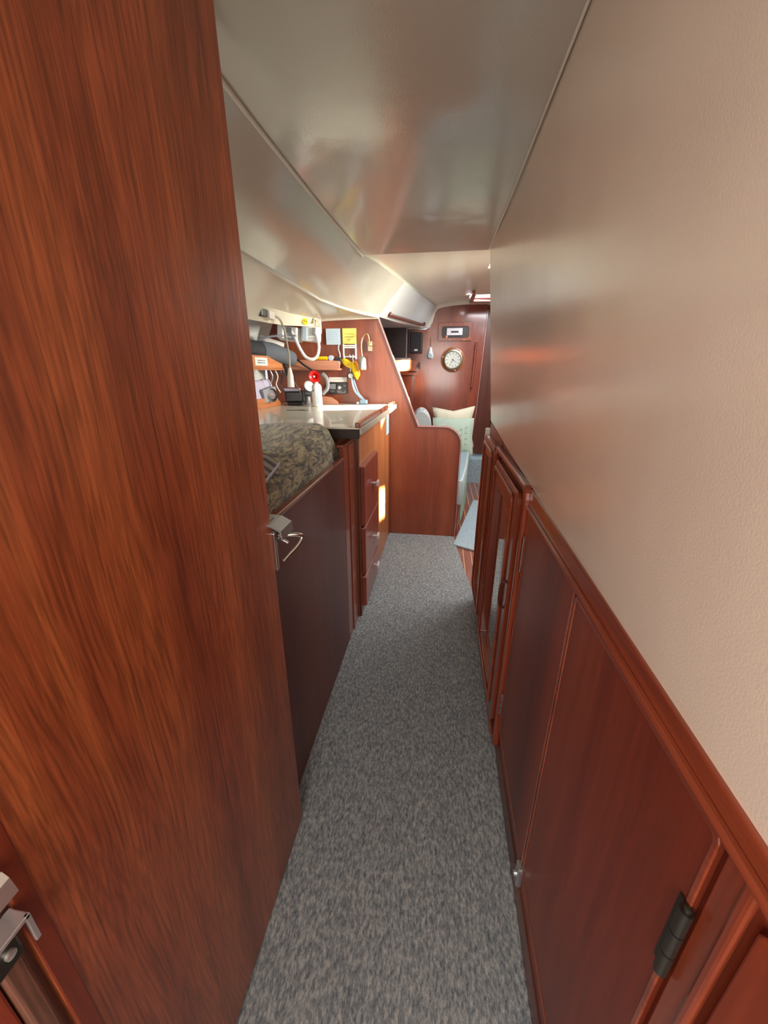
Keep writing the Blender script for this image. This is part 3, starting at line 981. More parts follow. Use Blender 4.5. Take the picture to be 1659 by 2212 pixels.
# ================================================================== CHART TABLE CORNER
# upper hull shelf, its fiddle and the name plate
sh = thing('hull_shelf', 'upper shelf along the hull with a golden wooden fiddle and a white label', 'shelf', (-1.15, 2.4, 1.25))
mesh_obj('shelf_board', box(-1.29, -1.05, 1.75, 2.64, 1.262, 1.276), ORX, sh)
mesh_obj('fiddle', prism(rrect(1.75, 2.65, 1.272, 1.340, .016), 'x', -1.056, -1.040, bev=.003), ORX, sh)
mesh_obj('name_plate', box(-1.040, -1.038, 2.175, 2.335, 1.285, 1.328), WPAPER, sh)
b = None
for z in (1.312, 1.300):
    y = 2.205
    while y < 2.30:
        l = random.uniform(.006, .014)
        b = box(-1.0380, -1.0375, y, y + l, z - .003, z + .003, bm=b); y += l + .004
mesh_obj('plate_writing', b, INK, sh)
# upper bulkhead shelf and fiddle, strong sunlight put into their colour as pink
s2 = thing('bulkhead_shelf', 'golden wooden shelf coloured sunlit pink, with fiddle across the half bulkhead, above the black meter', 'shelf', (-.9, 2.8, 1.26))
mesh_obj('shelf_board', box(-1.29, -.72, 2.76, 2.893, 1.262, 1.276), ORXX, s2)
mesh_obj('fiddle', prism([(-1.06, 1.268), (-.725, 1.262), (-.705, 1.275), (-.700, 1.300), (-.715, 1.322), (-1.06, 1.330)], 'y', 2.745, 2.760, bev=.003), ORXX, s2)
# lower fiddles standing on the table
o = mesh_obj('table_fiddle', prism([(1.70, 1.030), (2.66, 1.030), (2.66, 1.045), (2.60, 1.082), (2.50, 1.092), (1.70, 1.096)], 'x', -1.125, -1.108, bev=.003), ORX)
tag(o, 'golden wooden fiddle board at the back left of the chart table', 'fiddle')
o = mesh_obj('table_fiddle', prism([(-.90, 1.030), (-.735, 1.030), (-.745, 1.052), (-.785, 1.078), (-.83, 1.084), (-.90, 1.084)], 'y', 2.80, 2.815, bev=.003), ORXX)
tag(o, 'short wooden fiddle board with curved end, right of the air horn', 'fiddle')
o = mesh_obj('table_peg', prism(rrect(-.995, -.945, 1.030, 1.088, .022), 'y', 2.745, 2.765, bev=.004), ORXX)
tag(o, 'rounded pink wooden block left of the air horn', 'block')

# air horn
ah = thing('air_horn', 'white air horn can with a red trumpet standing on the chart table', 'air horn', (-.835, 2.62, 1.031))
cx, cy = -.835, 2.62
b = lathe([(.0, .0), (.032, .0), (.034, .003), (.034, .115), (.032, .130), (.024, .142), (.012, .148), (.012, .156), (0, .156)], (cx, cy, 1.031), seg=32)
mesh_obj('can', b, WHITE, ah, smooth=True)
b = lathe([(.0343, .02), (.0346, .02), (.0346, .105), (.0343, .105)], (cx, cy, 1.031), seg=32)
b2 = None
for k in range(9):
    z = 1.055 + k * .0085
    for a0, a1 in ((-75, -50),):
        for q in range(3):
            a = math.radians(-70 + q * 9 + random.uniform(-2, 2))
            b2 = box(cx + .0346 * math.cos(a) - .002, cx + .0346 * math.cos(a) + .002, cy + .0346 * math.sin(a) - .001, cy + .0346 * math.sin(a) + .0005, z - .0015, z + .0015, bm=b2)
b.free()
mesh_obj('can_print', b2, plain('teal_print', (.10, .42, .48), .5), ah)
b2 = box(cx - .024, cx - .006, cy - .0345, cy - .029, 1.128, 1.136)
mesh_obj('can_mark', b2, INK, ah)
b = lathe([(.005, 0), (.007, .01), (.012, .030), (.022, .050), (.035, .062), (.0365, .064), (.034, .063), (.020, .052), (.009, .030), (.004, .012), (0, .010)], (cx - .006, cy + .02, 1.222), Vector((.15, -1, .02)), 32)
b = box(cx - .014, cx + .010, cy - .01, cy + .03, 1.186, 1.212, .005, bm=b)
mesh_obj('trumpet', b, RED, ah, smooth=True)
b = lathe([(.007, 0), (.007, .004), (0, .005)], (cx - .002, cy - .030, 1.222), Vector((.15, -1, .02)), 16)
mesh_obj('reed_cap', b, PEWTER, ah, smooth=True)

# black meter panel with white card on the bulkhead
mp_ = thing('meter_panel', 'black gauge panel with a cream card above it on the half bulkhead', 'panel', (-.755, 2.89, 1.10))
mesh_obj('panel', box(-.825, -.688, 2.880, 2.893, 1.098, 1.178, .003), BLACK, mp_)
b = box(-.818, -.772, 2.878, 2.8805, 1.132, 1.168, .001)
mesh_obj('meter_window', b, GREYP, mp_)
b = lathe([(.016, 0), (.016, .003), (.011, .010), (0, .011)], (-.745, 2.880, 1.142), (0, -1, 0), 20)
b = box(-.748, -.742, 2.866, 2.871, 1.130, 1.156, bm=b)
mesh_obj('selector_knob', b, PEWTER, mp_, smooth=True)
for q in [(-.818, -.78, 1.118), (-.765, -.725, 1.118), (-.712, -.695, 1.118), (-.712, -.695, 1.155), (-.760, -.700, 1.107)]:
    mesh_obj('lettering', scribble([q], 2.880), WPAPER, mp_)
mesh_obj('card', box(-.822, -.690, 2.886, 2.893, 1.181, 1.214), WPAPER, mp_)
b = scribble([(-.79, -.72, 1.199)], 2.886, h=.006)
mesh_obj('card_writing', b, plain('pale_ink', (.4, .42, .38), .8), mp_)

# notes
nt_ = thing('blue_note', 'pale blue note sheet on the bulkhead, left of the yellow note', 'note', (-.778, 2.893, 1.43))
mesh_obj('sheet', box(-.830, -.727, 2.890, 2.8935, 1.432, 1.536), BPAPER, nt_)
b = scribble([(-.82, -.75, 1.520), (-.82, -.74, 1.509), (-.82, -.745, 1.498), (-.82, -.742, 1.487), (-.82, -.75, 1.476), (-.82, -.74, 1.464), (-.79, -.74, 1.446)], 2.890, h=.0035)
mesh_obj('writing', b, plain('blue_ink', (.28, .40, .55), .8), nt_)
ny_ = thing('yellow_note', 'yellow sticky note with three short lines of writing on the bulkhead', 'note', (-.66, 2.893, 1.435))
mesh_obj('sheet', box(-.710, -.612, 2.889, 2.8935, 1.436, 1.536), YPAPER, ny_)
b = scribble([(-.696, -.626, 1.500), (-.698, -.630, 1.481), (-.676, -.656, 1.463)], 2.889, h=.006)
mesh_obj('writing', b, plain('green_ink', (.22, .34, .06), .8), ny_)

# white hook rack under the yellow note
rk = thing('key_rack', 'white wire hook rack hanging below the yellow note', 'rack', (-.66, 2.893, 1.33))
b = None
for x in (-.705, -.617):
    b = box(x - .005, x + .005, 2.880, 2.893, 1.335, 1.434, .002, bm=b)
for z in (1.424, 1.412, 1.352):
    b = box(-.705, -.617, 2.880, 2.890, z - .005, z + .005, .002, bm=b)
mesh_obj('frame', b, WHITE, rk)
for x in (-.695, -.655, -.632):
    b = tube([(x, 2.880, 1.352), (x, 2.865, 1.345), (x, 2.858, 1.355), (x, 2.858, 1.365)], .003, 8)
    mesh_obj('hook', b, WHITE, rk, smooth=True)

# keys on yellow floats
k1 = thing('key_float', 'yellow oval key float with handwriting hanging on a white cord', 'key float', (-.69, 2.86, 1.28))
b = ellipsoid((-.675, 2.862, 1.308), .046, .010, .024, R('Y', 32))
mesh_obj('float', b, YEL, k1, smooth=True)
b = tube([(-.735, 2.872, 1.430), (-.738, 2.868, 1.40), (-.728, 2.866, 1.37), (-.728, 2.866, 1.34), (-.715, 2.862, 1.328)], .004, 8)
mesh_obj('cord', b, WHITE, k1, smooth=True)
b = None
for i, (dx, dz) in enumerate([(-.022, .016), (-.012, .010), (-.002, .002), (.008, -.004), (.018, -.012), (-.004, -.010), (.010, -.018)]):
    b = box(-.675 + dx - .001, -.675 + dx + .001, 2.851, 2.853, 1.308 + dz - .006, 1.308 + dz + .006, bm=b, rot=R('Y', 30 + 25 * (i % 3)))
mesh_obj('handwriting', b, INK, k1)
b = lathe([(.011, -.006), (.013, 0), (.011, .006), (0, .008)], (-.735, 2.872, 1.312), (0, -1, 0), 16)
mesh_obj('ring_tag', b, BPAPER, k1, smooth=True)
k2 = thing('key_float', 'long yellow key float with an orange side hanging lower right on the rack', 'key float', (-.60, 2.86, 1.21))
b = ellipsoid((-.622, 2.856, 1.258), .019, .011, .064, R('Y', -20))
mesh_obj('float', b, YEL, k2, smooth=True)
b = ellipsoid((-.607, 2.870, 1.272), .018, .009, .058, R('Y', -14))
mesh_obj('float_back', b, plain('orange_foam', (.85, .34, .04), .5), k2, smooth=True)
b = tube([(-.632, 2.86, 1.360), (-.634, 2.856, 1.335), (-.628, 2.856, 1.31)], .0045, 8)
mesh_obj('cord', b, WHITE, k2, smooth=True)
k3 = thing('round_compass', 'small round dial with black rim hanging beneath the yellow floats', 'compass', (-.652, 2.86, 1.2))
b = lathe([(.024, 0), (.026, .004), (.026, .014), (.020, .016), (.019, .013), (0, .013)], (-.655, 2.880, 1.225), (0, -1, 0), 24)
mesh_obj('case', b, BLACK, k3, smooth=True)
b = lathe([(.017, 0), (.017, .002), (0, .003)], (-.655, 2.866, 1.225), (0, -1, 0), 24)
mesh_obj('dial', b, WHITE, k3, smooth=True)
b = tube([(-.655, 2.866, 1.25), (-.652, 2.862, 1.28), (-.645, 2.858, 1.31)], .004, 8)
mesh_obj('cord', b, WHITE, k3, smooth=True)
# blue-grey strap falling to the table
st = thing('webbing_strap', 'blue-grey webbing strap falling from the dial to the table top', 'strap', (-.60, 2.8, 1.031))
b = tube([(-.645, 2.865, 1.215), (-.640, 2.862, 1.17), (-.622, 2.858, 1.12), (-.590, 2.85, 1.085), (-.560, 2.84, 1.062), (-.545, 2.83, 1.050)], .008, 8, flat=(.009, .003))
b = tube([(-.634, 2.868, 1.20), (-.618, 2.868, 1.15), (-.600, 2.862, 1.11), (-.575, 2.855, 1.08), (-.550, 2.84, 1.060)], .008, 8, flat=(.006, .003), bm=b)
mesh_obj('strap', b, BLUEG, st, smooth=True)
mesh_obj('buckle', box(-.585, -.530, 2.815, 2.86, 1.031, 1.062, .008), BLUEG, st)
mesh_obj('clip', box(-.605, -.585, 2.80, 2.84, 1.031, 1.052, .004), PEWTER, st)

# brass reading lamp on the bulkhead
rl = thing('brass_reading_lamp', 'brass gooseneck reading lamp with pewter shade fixed on the bulkhead', 'lamp', (-.53, 2.89, 1.3))
mesh_obj('wall_plate', box(-.532, -.498, 2.878, 2.893, 1.385, 1.455, .004), BRASSD, rl)
b = lathe([(.010, 0), (.012, .012), (.006, .016), (.006, .026), (0, .027)], (-.512, 2.878, 1.428), (0, -1, 0), 18)
b = tube([(-.500, 2.872, 1.42), (-.478, 2.868, 1.420)], .004, 8, smooth=0, bm=b)
mesh_obj('swivel', b, BRASS, rl, smooth=True)
b = tube([(-.514, 2.858, 1.428), (-.516, 2.852, 1.465), (-.524, 2.848, 1.492), (-.542, 2.842, 1.492), (-.560, 2.836, 1.462), (-.567, 2.832, 1.42), (-.564, 2.83, 1.375), (-.560, 2.83, 1.350)], .0045, 10)
mesh_obj('gooseneck', b, BRASS, rl, smooth=True)
b = lathe([(.006, .088), (.018, .084), (.026, .072), (.028, .05), (.030, 0), (.027, 0), (.025, .05), (.020, .07), (0, .074)], (-.560, 2.83, 1.266), (0, 0, 1), 28)
sd = mesh_obj('shade', b, PEWTER, rl, smooth=True)
b = lathe([(.031, 0), (.031, .007), (.028, .007), (.028, 0)], (-.560, 2.83, 1.264), (0, 0, 1), 28)
mesh_obj('shade_rim', b, BRASS, sd, smooth=True)

# cream gooseneck lamp from the deck underside
gl = thing('cream_gooseneck_lamp', 'long cream gooseneck lamp hanging from under the side deck', 'lamp', (-.85, 2.05, 1.5))
mesh_obj('mounting_block', box(-.872, -.850, 1.905, 1.965, 1.497, 1.545, .004), DARKM, gl)
mesh_obj('socket', box(-.862, -.838, 1.968, 2.03, 1.492, 1.532, .006), TRIMC, gl)
b = tube([(-.845, 2.03, 1.512), (-.835, 2.08, 1.500), (-.84, 2.14, 1.455), (-.850, 2.19, 1.39), (-.856, 2.22, 1.33), (-.860, 2.225, 1.255)], .0052, 10)
mesh_obj('gooseneck', b, plain('grey_sleeve', (.34, .32, .27), .35), gl, smooth=True)
b = lathe([(0, .105), (.007, .105), (.010, .095), (.017, .06), (.019, 0), (.016, 0), (.014, .05), (0, .06)], (-.860, 2.225, 1.168), (0, 0, 1), 24)
mesh_obj('lamp_head', b, TRIMC, gl, smooth=True)

# sticker and small outlet on the fascia
yt = thing('warning_tag', 'small yellow tag with two black marks under the side deck', 'tag', (-.865, 2.5, 1.53))
mesh_obj('tag', box(-.8615, -.8575, 2.50, 2.58, 1.528, 1.565), YEL, yt)
b = None
for y in (2.517, 2.556):
    mesh_obj('round_mark', lathe([(.007, 0), (.007, .001), (0, .001)], (-.8575, y, 1.545), (1, 0, 0), 12), BLACK, yt)
mesh_obj('header', box(-.8615, -.857, 2.498, 2.582, 1.562, 1.569), GREYP, yt)
hk = thing('small_hook_lamp', 'small cream hooked cable end beside the yellow tag', 'hook', (-.86, 2.72, 1.52))
mesh_obj('clip', box(-.872, -.855, 2.675, 2.70, 1.548, 1.592, .003), BRASSD, hk)
b = tube([(-.855, 2.70, 1.575), (-.842, 2.73, 1.578), (-.832, 2.77, 1.560), (-.832, 2.78, 1.52), (-.834, 2.78, 1.495)], .0055, 8)
mesh_obj('cable', b, TRIMC, hk, smooth=True)

# white radio boxes hung under the deck edge
r1 = thing('white_radio', 'white radio unit with grey display mounted left of the other under the side deck', 'radio', (-1.03, 2.72, 1.44))
RM = R('Y', 6) @ R('Z', -8)
mesh_obj('housing', box(-1.10, -.965, 2.70, 2.80, 1.445, 1.535, .010, rot=RM), WHITE, r1)
mesh_obj('display', box(-1.045, -1.005, 2.690, 2.702, 1.492, 1.528, .002, rot=RM), GREYP, r1)
mesh_obj('front_panel', box(-1.04, -.975, 2.685, 2.703, 1.450, 1.485, .004, rot=RM), PEWTER, r1)
mesh_obj('side_wing', box(-1.105, -1.060, 2.68, 2.70, 1.462, 1.545, .006, rot=RM), WHITE, r1)
r2 = thing('white_radio', 'white radio unit with printed keypad mounted beside the half bulkhead', 'radio', (-.89, 2.72, 1.44))
mesh_obj('housing', box(-.948, -.832, 2.70, 2.79, 1.440, 1.536, .012, rot=R('Y', 5)), WHITE, r2)
mesh_obj('keypad', box(-.935, -.905, 2.694, 2.702, 1.452, 1.525, .002, rot=R('Y', 5)), BPAPER, r2)
mesh_obj('display', box(-.868, -.846, 2.694, 2.702, 1.478, 1.524, .002, rot=R('Y', 5)), GREYP, r2)
b = scribble([(-.895, -.878, 1.515), (-.895, -.878, 1.503), (-.895, -.878, 1.491), (-.895, -.878, 1.479), (-.895, -.850, 1.462)], 2.699, h=.004)
mesh_obj('lettering', b, GREYP, r2)
# white hose loop
b = tube([(-1.010, 2.70, 1.50), (-.985, 2.69, 1.46), (-.955, 2.68, 1.40), (-.915, 2.67, 1.345), (-.870, 2.67, 1.330), (-.838, 2.68, 1.35), (-.825, 2.69, 1.40), (-.832, 2.70, 1.45), (-.848, 2.71, 1.50)], .0105, 12)
o = mesh_obj('white_hose', b, WHITE, smooth=True)
tag(o, 'thick white hose looping down from the radios above the shelf', 'hose')

# bags, straps on the upper shelf
bg1 = thing('camera_bag', 'black and charcoal cylindrical bag lying on the hull shelf', 'bag', (-1.1, 2.4, 1.277))
b = tube([(-1.13, 2.02, 1.355), (-1.12, 2.10, 1.368), (-1.10, 2.25, 1.372), (-1.09, 2.36, 1.368)], .052, 20, smooth=5)
mesh_obj('bag_end', b, BLACKF, bg1, smooth=True)
b = tube([(-1.09, 2.35, 1.368), (-1.06, 2.45, 1.368), (-1.035, 2.56, 1.352), (-1.015, 2.66, 1.335)], [.055, .048], 20, smooth=5)
mesh_obj('bag_body', b, DGREYF, bg1, smooth=True)
b = lathe([(.056, 0), (.056, .014), (.053, .014), (.053, 0)], (-1.09, 2.36, 1.368), (.3, 1, 0), 24)
mesh_obj('seam_strap', b, BLACK, bg1, smooth=True)
b = tube([(-1.01, 2.66, 1.36), (-.985, 2.70, 1.33), (-.95, 2.725, 1.295), (-.90, 2.735, 1.262), (-.865, 2.73, 1.245)], .01, 8, flat=(.012, .004))
mesh_obj('shoulder_strap', b, BLACKF, bg1, smooth=True)
b = tube([(-1.03, 2.56, 1.32), (-1.025, 2.58, 1.27), (-1.02, 2.60, 1.225)], .01, 8, flat=(.014, .004))
mesh_obj('hanging_strap', b, BLACKF, bg1, smooth=True)
o = mesh_obj('cream_cloth_bundle', pillow((-1.145, 2.66, 1.40), .17, .12, .12, R('Z', 40) @ R('Y', 15), pinch=.05), plain('pale_grey_cloth', (.52, .49, .46), .9, bump=.5, bscale=60), smooth=True)
tag(o, 'pale grey cloth bundle with dark cords behind the bag', 'bundle')
o = mesh_obj('yellow_box', box(-1.115, -1.062, 1.99, 2.06, 1.277, 1.335, .004), plain('ochre_card', (.72, .50, .16), .7))
tag(o, 'small ochre box at the left end of the hull shelf', 'box')
b = tube([(-1.20, 2.55, 1.43), (-1.15, 2.56, 1.455), (-1.06, 2.60, 1.47), (-1.0, 2.66, 1.465)], .006, 8)
o = mesh_obj('grey_cable', b, GREYP, smooth=True)
tag(o, 'dark cable running from the hull to the radio units', 'cable')
b = tube([(-1.20, 2.40, 1.44), (-1.185, 2.41, 1.40), (-1.18, 2.42, 1.36), (-1.17, 2.44, 1.30), (-1.17, 2.50, 1.285)], .004, 8)
o = mesh_obj('power_lead', b, BLACK, smooth=True)
tag(o, 'thin dark cord hanging down the white hull liner', 'cord')
b = None
# small items on bulkhead shelf
o = mesh_obj('yellow_torch', tube([(-.875, 2.79, 1.339), (-.80, 2.79, 1.339)], .013, 14, smooth=0), YEL, smooth=True)
tag(o, 'small yellow torch lying on the bulkhead shelf', 'torch')
o = mesh_obj('round_gauge', lathe([(.015, 0), (.018, .006), (.018, .03), (0, .032)], (-.775, 2.82, 1.341), (0, -1, 0), 20), plain('pale_blue_cap', (.50, .60, .74), .3), smooth=True)
tag(o, 'round pale blue cap on the bulkhead shelf right of the yellow torch', 'cap')
o = mesh_obj('black_tool', box(-.748, -.705, 2.79, 2.82, 1.323, 1.345, .004), BLACK)
tag(o, 'small black object at the right end of the bulkhead shelf', 'tool')

# things on the table behind the fiddles
bx = thing('lilac_box', 'lilac-grey plastic box tilted behind the left fiddle board', 'box', (-1.22, 2.5, 1.031))
mesh_obj('body', box(-1.26, -1.13, 2.30, 2.56, 1.06, 1.19, .015, rot=R('Y', -14) @ R('Z', -12)), LILAC, bx)
mesh_obj('seam', box(-1.262, -1.128, 2.47, 2.476, 1.062, 1.192, .003, rot=R('Y', -14) @ R('Z', -12), piv=(-1.195, 2.43, 1.125)), GREYP, bx)
sp = thing('black_box_speaker', 'black boxy speaker with an oval cone behind the left fiddle board', 'speaker', (-1.15, 2.4, 1.031))
RS = R('Z', 15) @ R('X', 8)
mesh_obj('cabinet', box(-1.20, -1.135, 2.15, 2.30, 1.045, 1.128, .006, rot=RS), BLACK, sp)
mesh_obj('front_face', box(-1.150, -1.085, 2.40, 2.52, 1.070, 1.155, .008, rot=R('Z', -20) @ R('X', 10)), GREYP, sp)
b = lathe([(.040, 0), (.043, .005), (.034, .008), (.030, .003), (0, .006)], (-1.085, 2.46, 1.110), (1, -.45, .1), 28)
mesh_obj('cone', b, BLACK, sp, smooth=True)
b = lathe([(.026, 0), (.014, .006), (0, .008)], (-1.081, 2.458, 1.111), (1, -.45, .1), 24)
mesh_obj('cone_centre', b, plain('brown_paper_cone', (.16, .12, .12), .5), sp, smooth=True)
sc = thing('black_instrument', 'black instrument with pale top lying in front of the silver lamp', 'instrument', (-1.05, 2.7, 1.031))
mesh_obj('body', box(-1.085, -.955, 2.66, 2.76, 1.050, 1.128, .012, rot=R('Z', 8)), BLACK, sc)
mesh_obj('top_strip', box(-1.088, -.975, 2.655, 2.70, 1.124, 1.145, .006, rot=R('Z', 8)), LILAC, sc)
mesh_obj('foot', box(-1.07, -.96, 2.67, 2.75, 1.031, 1.052, .004), BLACK, sc)
hs = thing('silver_hand_lamp', 'silver hand lamp lying left of the air horn can', 'lamp', (-.93, 2.72, 1.05))
b = lathe([(.0, -.05), (.018, -.05), (.020, -.01), (.034, .01), (.036, .028), (.030, .03), (0, .026)], (-.945, 2.76, 1.150), (.6, -.7, .3), 24)
mesh_obj('reflector_head', b, PEWTER, hs, smooth=True)
b = tube([(-.975, 2.76, 1.10), (-.93, 2.74, 1.105), (-.885, 2.72, 1.10)], .020, 16)
b = box(-.955, -.925, 2.735, 2.765, 1.031, 1.10, .004, bm=b)
mesh_obj('grip', b, PEWTER, hs, smooth=True)
b = tube([(-1.06, 2.62, 1.255), (-1.03, 2.64, 1.22), (-1.0, 2.66, 1.18), (-.975, 2.67, 1.13), (-.965, 2.68, 1.08)], .01, 8, flat=(.013, .004))
o = mesh_obj('grey_strap', b, GREYP, smooth=True)
tag(o, 'grey strap hanging from the hull shelf behind the cream lamp head', 'strap')
b = tube([(-.845, 2.80, 1.24), (-.82, 2.80, 1.215), (-.808, 2.80, 1.18), (-.812, 2.80, 1.14), (-.835, 2.80, 1.115), (-.85, 2.80, 1.10)], .01, 8, flat=(.004, .013))
o = mesh_obj('grey_loop', b, plain('pale_grey_strap', (.30, .32, .36), .5), smooth=True)
tag(o, 'curved grey strap behind the air horn can', 'strap')
for k, (y0, x0) in enumerate([(2.50, -1.10), (2.56, -1.09), (2.60, -1.075)]):
    b = tube([(x0, y0, 1.262), (x0 + .01, y0 + .01, 1.22), (x0 - .01, y0 + .02, 1.17), (x0 + .015, y0 + .02, 1.12)], .0038, 8)
    o = mesh_obj('hanging_cable', b, [PEWTER, TRIMC, BLACK][k], smooth=True)
    tag(o, ['silver cable hanging below the hull shelf, leftmost of three', 'cream cable hanging below the hull shelf between two others', 'black cable hanging below the hull shelf, rightmost of three'][k], 'cable')

# ================================================================== SALOON
# television against the hull side
tv = thing('television', 'flat black television hanging in the saloon corner', 'television', (-.53, 4.5, 1.37))
mesh_obj('screen', box(-.70, -.400, 4.50, 4.545, 1.385, 1.70, .004), BLACK, tv)
mesh_obj('bezel', ring(rrect(-.705, -.395, 1.378, 1.706, .006, 2), rrect(-.69, -.408, 1.395, 1.692, .003, 2), 'y', 4.494, 4.502), GREYP, tv)
mesh_obj('bracket', box(-.60, -.52, 4.545, 4.70, 1.50, 1.56), GREYP, tv)
mesh_obj('badge', box(-.405, -.36, 4.56, 4.57, 1.375, 1.395), PEWTER, tv)
# bulkhead speaker
sp = thing('wall_speaker', 'small black loudspeaker mounted on the forward bulkhead', 'speaker', (-.31, 4.66, 1.44))
mesh_obj('cabinet', box(-.375, -.242, 4.60, 4.69, 1.445, 1.655, .008), BLACK, sp)
mesh_obj('grille', box(-.362, -.252, 4.592, 4.602, 1.458, 1.642, .003), SILK, sp)
mesh_obj('badge', box(-.325, -.288, 4.589, 4.593, 1.468, 1.486), PEWTER, sp)
mesh_obj('bracket', box(-.33, -.29, 4.69, 4.70, 1.52, 1.58), GREYP, sp)
# shelf moulding under the television
o = mesh_obj('corner_shelf', prism([(-.75, 1.255), (-.295, 1.255), (-.292, 1.30), (-.275, 1.33), (-.275, 1.355), (-.31, 1.374), (-.75, 1.374)], 'y', 4.45, 4.695, bev=.004), MAHZ)
tag(o, 'reddish wooden box shelf below the television', 'shelf')
o = mesh_obj('shelf_ledge', box(-.75, -.31, 4.42, 4.695, 1.215, 1.245, .004), MAHZ)
tag(o, 'narrow wooden ledge beneath the box shelf', 'ledge')
o = mesh_obj('locker_front', box(-.75, -.335, 4.47, 4.695, .50, 1.212, .003), MAHZ)
tag(o, 'reddish wooden locker front under the ledge in the saloon corner', 'locker')
# radio in recess
ra = thing('car_radio', 'silver radio set in a dark wooden framed opening above the clock', 'radio', (.11, 4.70, 1.58))
mesh_obj('frame', ring(rrect(-.072, .292, 1.572, 1.755, .006, 2), rrect(-.035, .255, 1.603, 1.715, .02, 2), 'y', 4.682, 4.699, bev=.002), MAH2, ra)
mesh_obj('recess', box(-.045, .265, 4.695, 4.699, 1.595, 1.722), BLACK, ra)
mesh_obj('faceplate', box(.018, .190, 4.672, 4.694, 1.626, 1.700, .004), plain('silver_face', (.62, .64, .70), .3, .2), ra)
mesh_obj('cassette_slot', box(.065, .145, 4.669, 4.673, 1.652, 1.670, .002), BLACK, ra)
mesh_obj('tuning_knob', lathe([(.012, 0), (.012, .008), (0, .009)], (.162, 4.672, 1.662), (0, -1, 0), 18), WHITE, ra, smooth=True)
for z in (1.745, 1.582):
    for x in (.06, .21):
        mesh_obj('screw', lathe([(.004, 0), (.004, .002), (0, .003)], (x, 4.682, z), (0, -1, 0), 10), BRASS, ra)
mesh_obj('orange_tag', box(.010, .034, 4.678, 4.682, 1.600, 1.628), plain('orange_tag', (.75, .22, .10), .6), ra)
# clock
ck = thing('ship_clock', 'round brass ship clock with silver dial on the forward bulkhead', 'clock', (.10, 4.70, 1.26))
cz, cxx = 1.378, .102
mesh_obj('wooden_ring', lathe([(.133, 0), (.133, .012), (.125, .018), (.100, .020), (.100, 0)], (cxx, 4.700, cz), (0, -1, 0), 48), ORW, ck, smooth=True)
mesh_obj('brass_bezel', lathe([(.112, 0), (.114, .020), (.106, .034), (.092, .038), (.086, .030), (.086, 0)], (cxx, 4.698, cz), (0, -1, 0), 48), BRASSD, ck, smooth=True)
dl = mesh_obj('dial', lathe([(.087, 0), (.087, .022), (0, .0225)], (cxx, 4.698, cz), (0, -1, 0), 48), GLASSY, ck, smooth=True)
for h in range(12):
    a = math.radians(30 * h)
    l0, l1 = .058, .078
    b = tube([(cxx + l0 * math.sin(a), 4.6745, cz + l0 * math.cos(a)), (cxx + l1 * math.sin(a), 4.6745, cz + l1 * math.cos(a))], .0026, 6, smooth=0)
    mesh_obj('hour_mark', b, INK, dl)
for nm, a, l in (('hour_hand', 125, .045), ('minute_hand', 205, .066)):
    a = math.radians(a)
    b = tube([(cxx - .012 * math.sin(a), 4.673, cz - .012 * math.cos(a)), (cxx + l * math.sin(a), 4.673, cz + l * math.cos(a))], [.0035, .0012], 6, smooth=0)
    mesh_obj(nm, b, BLACK, dl)
for a in (45, 165, 285):
    a = math.radians(a)
    mesh_obj('lug', lathe([(.010, 0), (.010, .012), (0, .014)], (cxx + .112 * math.sin(a), 4.684, cz + .112 * math.cos(a)), (0, -1, 0), 16), BRASSD, ck, smooth=True)
# handrail right of the clock
o = mesh_obj('grab_rail', tube([(.345, 4.70, 1.55), (.345, 4.675, 1.545), (.342, 4.668, 1.50), (.335, 4.668, 1.25), (.328, 4.668, 1.11), (.325, 4.672, 1.085), (.325, 4.70, 1.08)], .013, 12, smooth=6), MAHZ, smooth=True)
tag(o, 'slim upright wooden grab rail right of the clock', 'grab rail')
# white round hanging ornament
hg = thing('hanging_socket', 'pale round hanging lamp left of the clock', 'lamp', (-.15, 4.68, 1.38))
mesh_obj('bulb_body', lathe([(0, .0), (.030, .006), (.038, .03), (.034, .055), (.026, .075), (.022, .105), (.012, .125), (0, .128)], (-.150, 4.655, 1.385), (0, 0, 1), 24), WHITE, hg, smooth=True)
mesh_obj('face', lathe([(.026, 0), (.022, .004), (0, .005)], (-.150, 4.617, 1.418), (0, -1, .1), 20), plain('pale_blue_face', (.42, .52, .58), .3), hg, smooth=True)
mesh_obj('cord', tube([(-.150, 4.655, 1.51), (-.152, 4.68, 1.56), (-.155, 4.698, 1.61)], .0025, 6), DARKM, hg)
o = mesh_obj('key_slot', box(-.285, -.262, 4.694, 4.699, 1.285, 1.355, .003), BLACK)
tag(o, 'small dark upright slot in the bulkhead below the wall speaker', 'slot')
# grab rail on the white cabin side
o = mesh_obj('ceiling_rail', tube([(-.402, 3.10, 1.652), (-.395, 3.12, 1.640), (-.33, 3.6, 1.664), (-.222, 4.28, 1.695), (-.212, 4.32, 1.712)], .013, 10, smooth=4), DKW, smooth=True)
tag(o, 'dark wooden grab rail on the white cabin side by the television', 'grab rail')

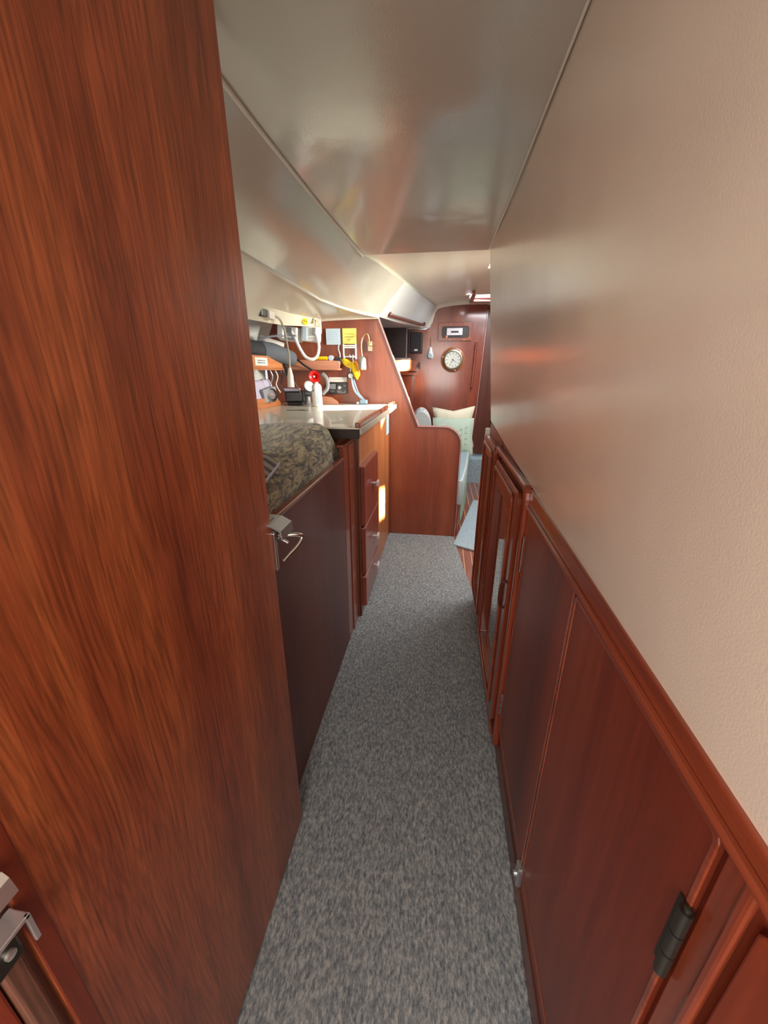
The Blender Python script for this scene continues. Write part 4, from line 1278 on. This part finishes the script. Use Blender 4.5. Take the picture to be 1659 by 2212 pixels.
# settee
se = thing('settee', 'saloon settee with pale blue cover, seen past the half bulkhead', 'settee', (-.3, 3.8, 0))
base = [(-1.0, 2.95), (.195, 2.95), (.245, 3.4), (.335, 4.4), (.335, 4.67), (-1.0, 4.67)]
mesh_obj('wooden_base', prism([(x - (.02 if x > 0 else 0), y) for x, y in base], 'z', .0, .26), MAHZ, se)
SB = [(-1.1, 2.95), (.200, 2.95), (.255, 3.4), (.345, 4.4), (.34, 4.675), (-1.1, 4.675)]
b = prism(SB, 'z', .24, .46, bev=.03)
mesh_obj('seat_cushion', b, CUSH, se, smooth=True)
b = sheet([[Vector((x + .012, y, z)) for (x, y) in ((.178, 2.96), (.208, 3.18), (.236, 3.4), (.276, 3.8))] for z in (.44, .30, .16, .10)], .006, (1, 0, 0))
mesh_obj('throw', b, plain('leafy_throw', (.22, .32, .22), .9, var=.6, bump=.4), se, smooth=True)
# bolster and pillows
o = mesh_obj('striped_bolster', tube([(-.20, 4.05, .668), (-.22, 4.5, .678)], .1, 24, smooth=4, flat=(.115, .20)), STRIPE, smooth=True)
tag(o, 'grey striped rolled pillow standing at the left on the settee', 'pillow')
o = mesh_obj('cream_pillow', pillow((-.36, 4.34, .68), .22, .34, .12, R('Z', 10) @ R('Y', 20), pinch=.1), PILC, smooth=True)
tag(o, 'cream pillow mostly hidden behind the striped bolster', 'pillow')
o = mesh_obj('cream_pillow', pillow((.145, 4.55, .655), .48, .46, .15, R('Y', -2) @ R('X', -8), pinch=.22), PILC, smooth=True)
tag(o, 'cream pillow with pointed corners leaning on the forward bulkhead', 'pillow')
pl = thing('green_pillow', 'sage green pillow with leaf print in front of the cream pillow', 'pillow', (.14, 4.2, .46))
mesh_obj('pillow_body', pillow((.135, 4.22, .600), .44, .42, .15, R('X', -28), pinch=.06), PILG, pl, smooth=True)
b = None
for i in range(16):
    u = .27 - .05 * (i % 3); v = .70 - .018 * i
    yy = 4.135 - (v - .6) * -.50 * -1
    b = box(u - .014, u + .014, 4.125 + (v - .6) * .53, 4.129 + (v - .6) * .53, v - .002, v + .002, rot=R('Y', random.uniform(-60, 60)))
    mesh_obj('printed_leaf', b, LEAF, pl)

# tidy helper properties
for o in bpy.data.objects:
    if '_o' in o:
        del o['_o']
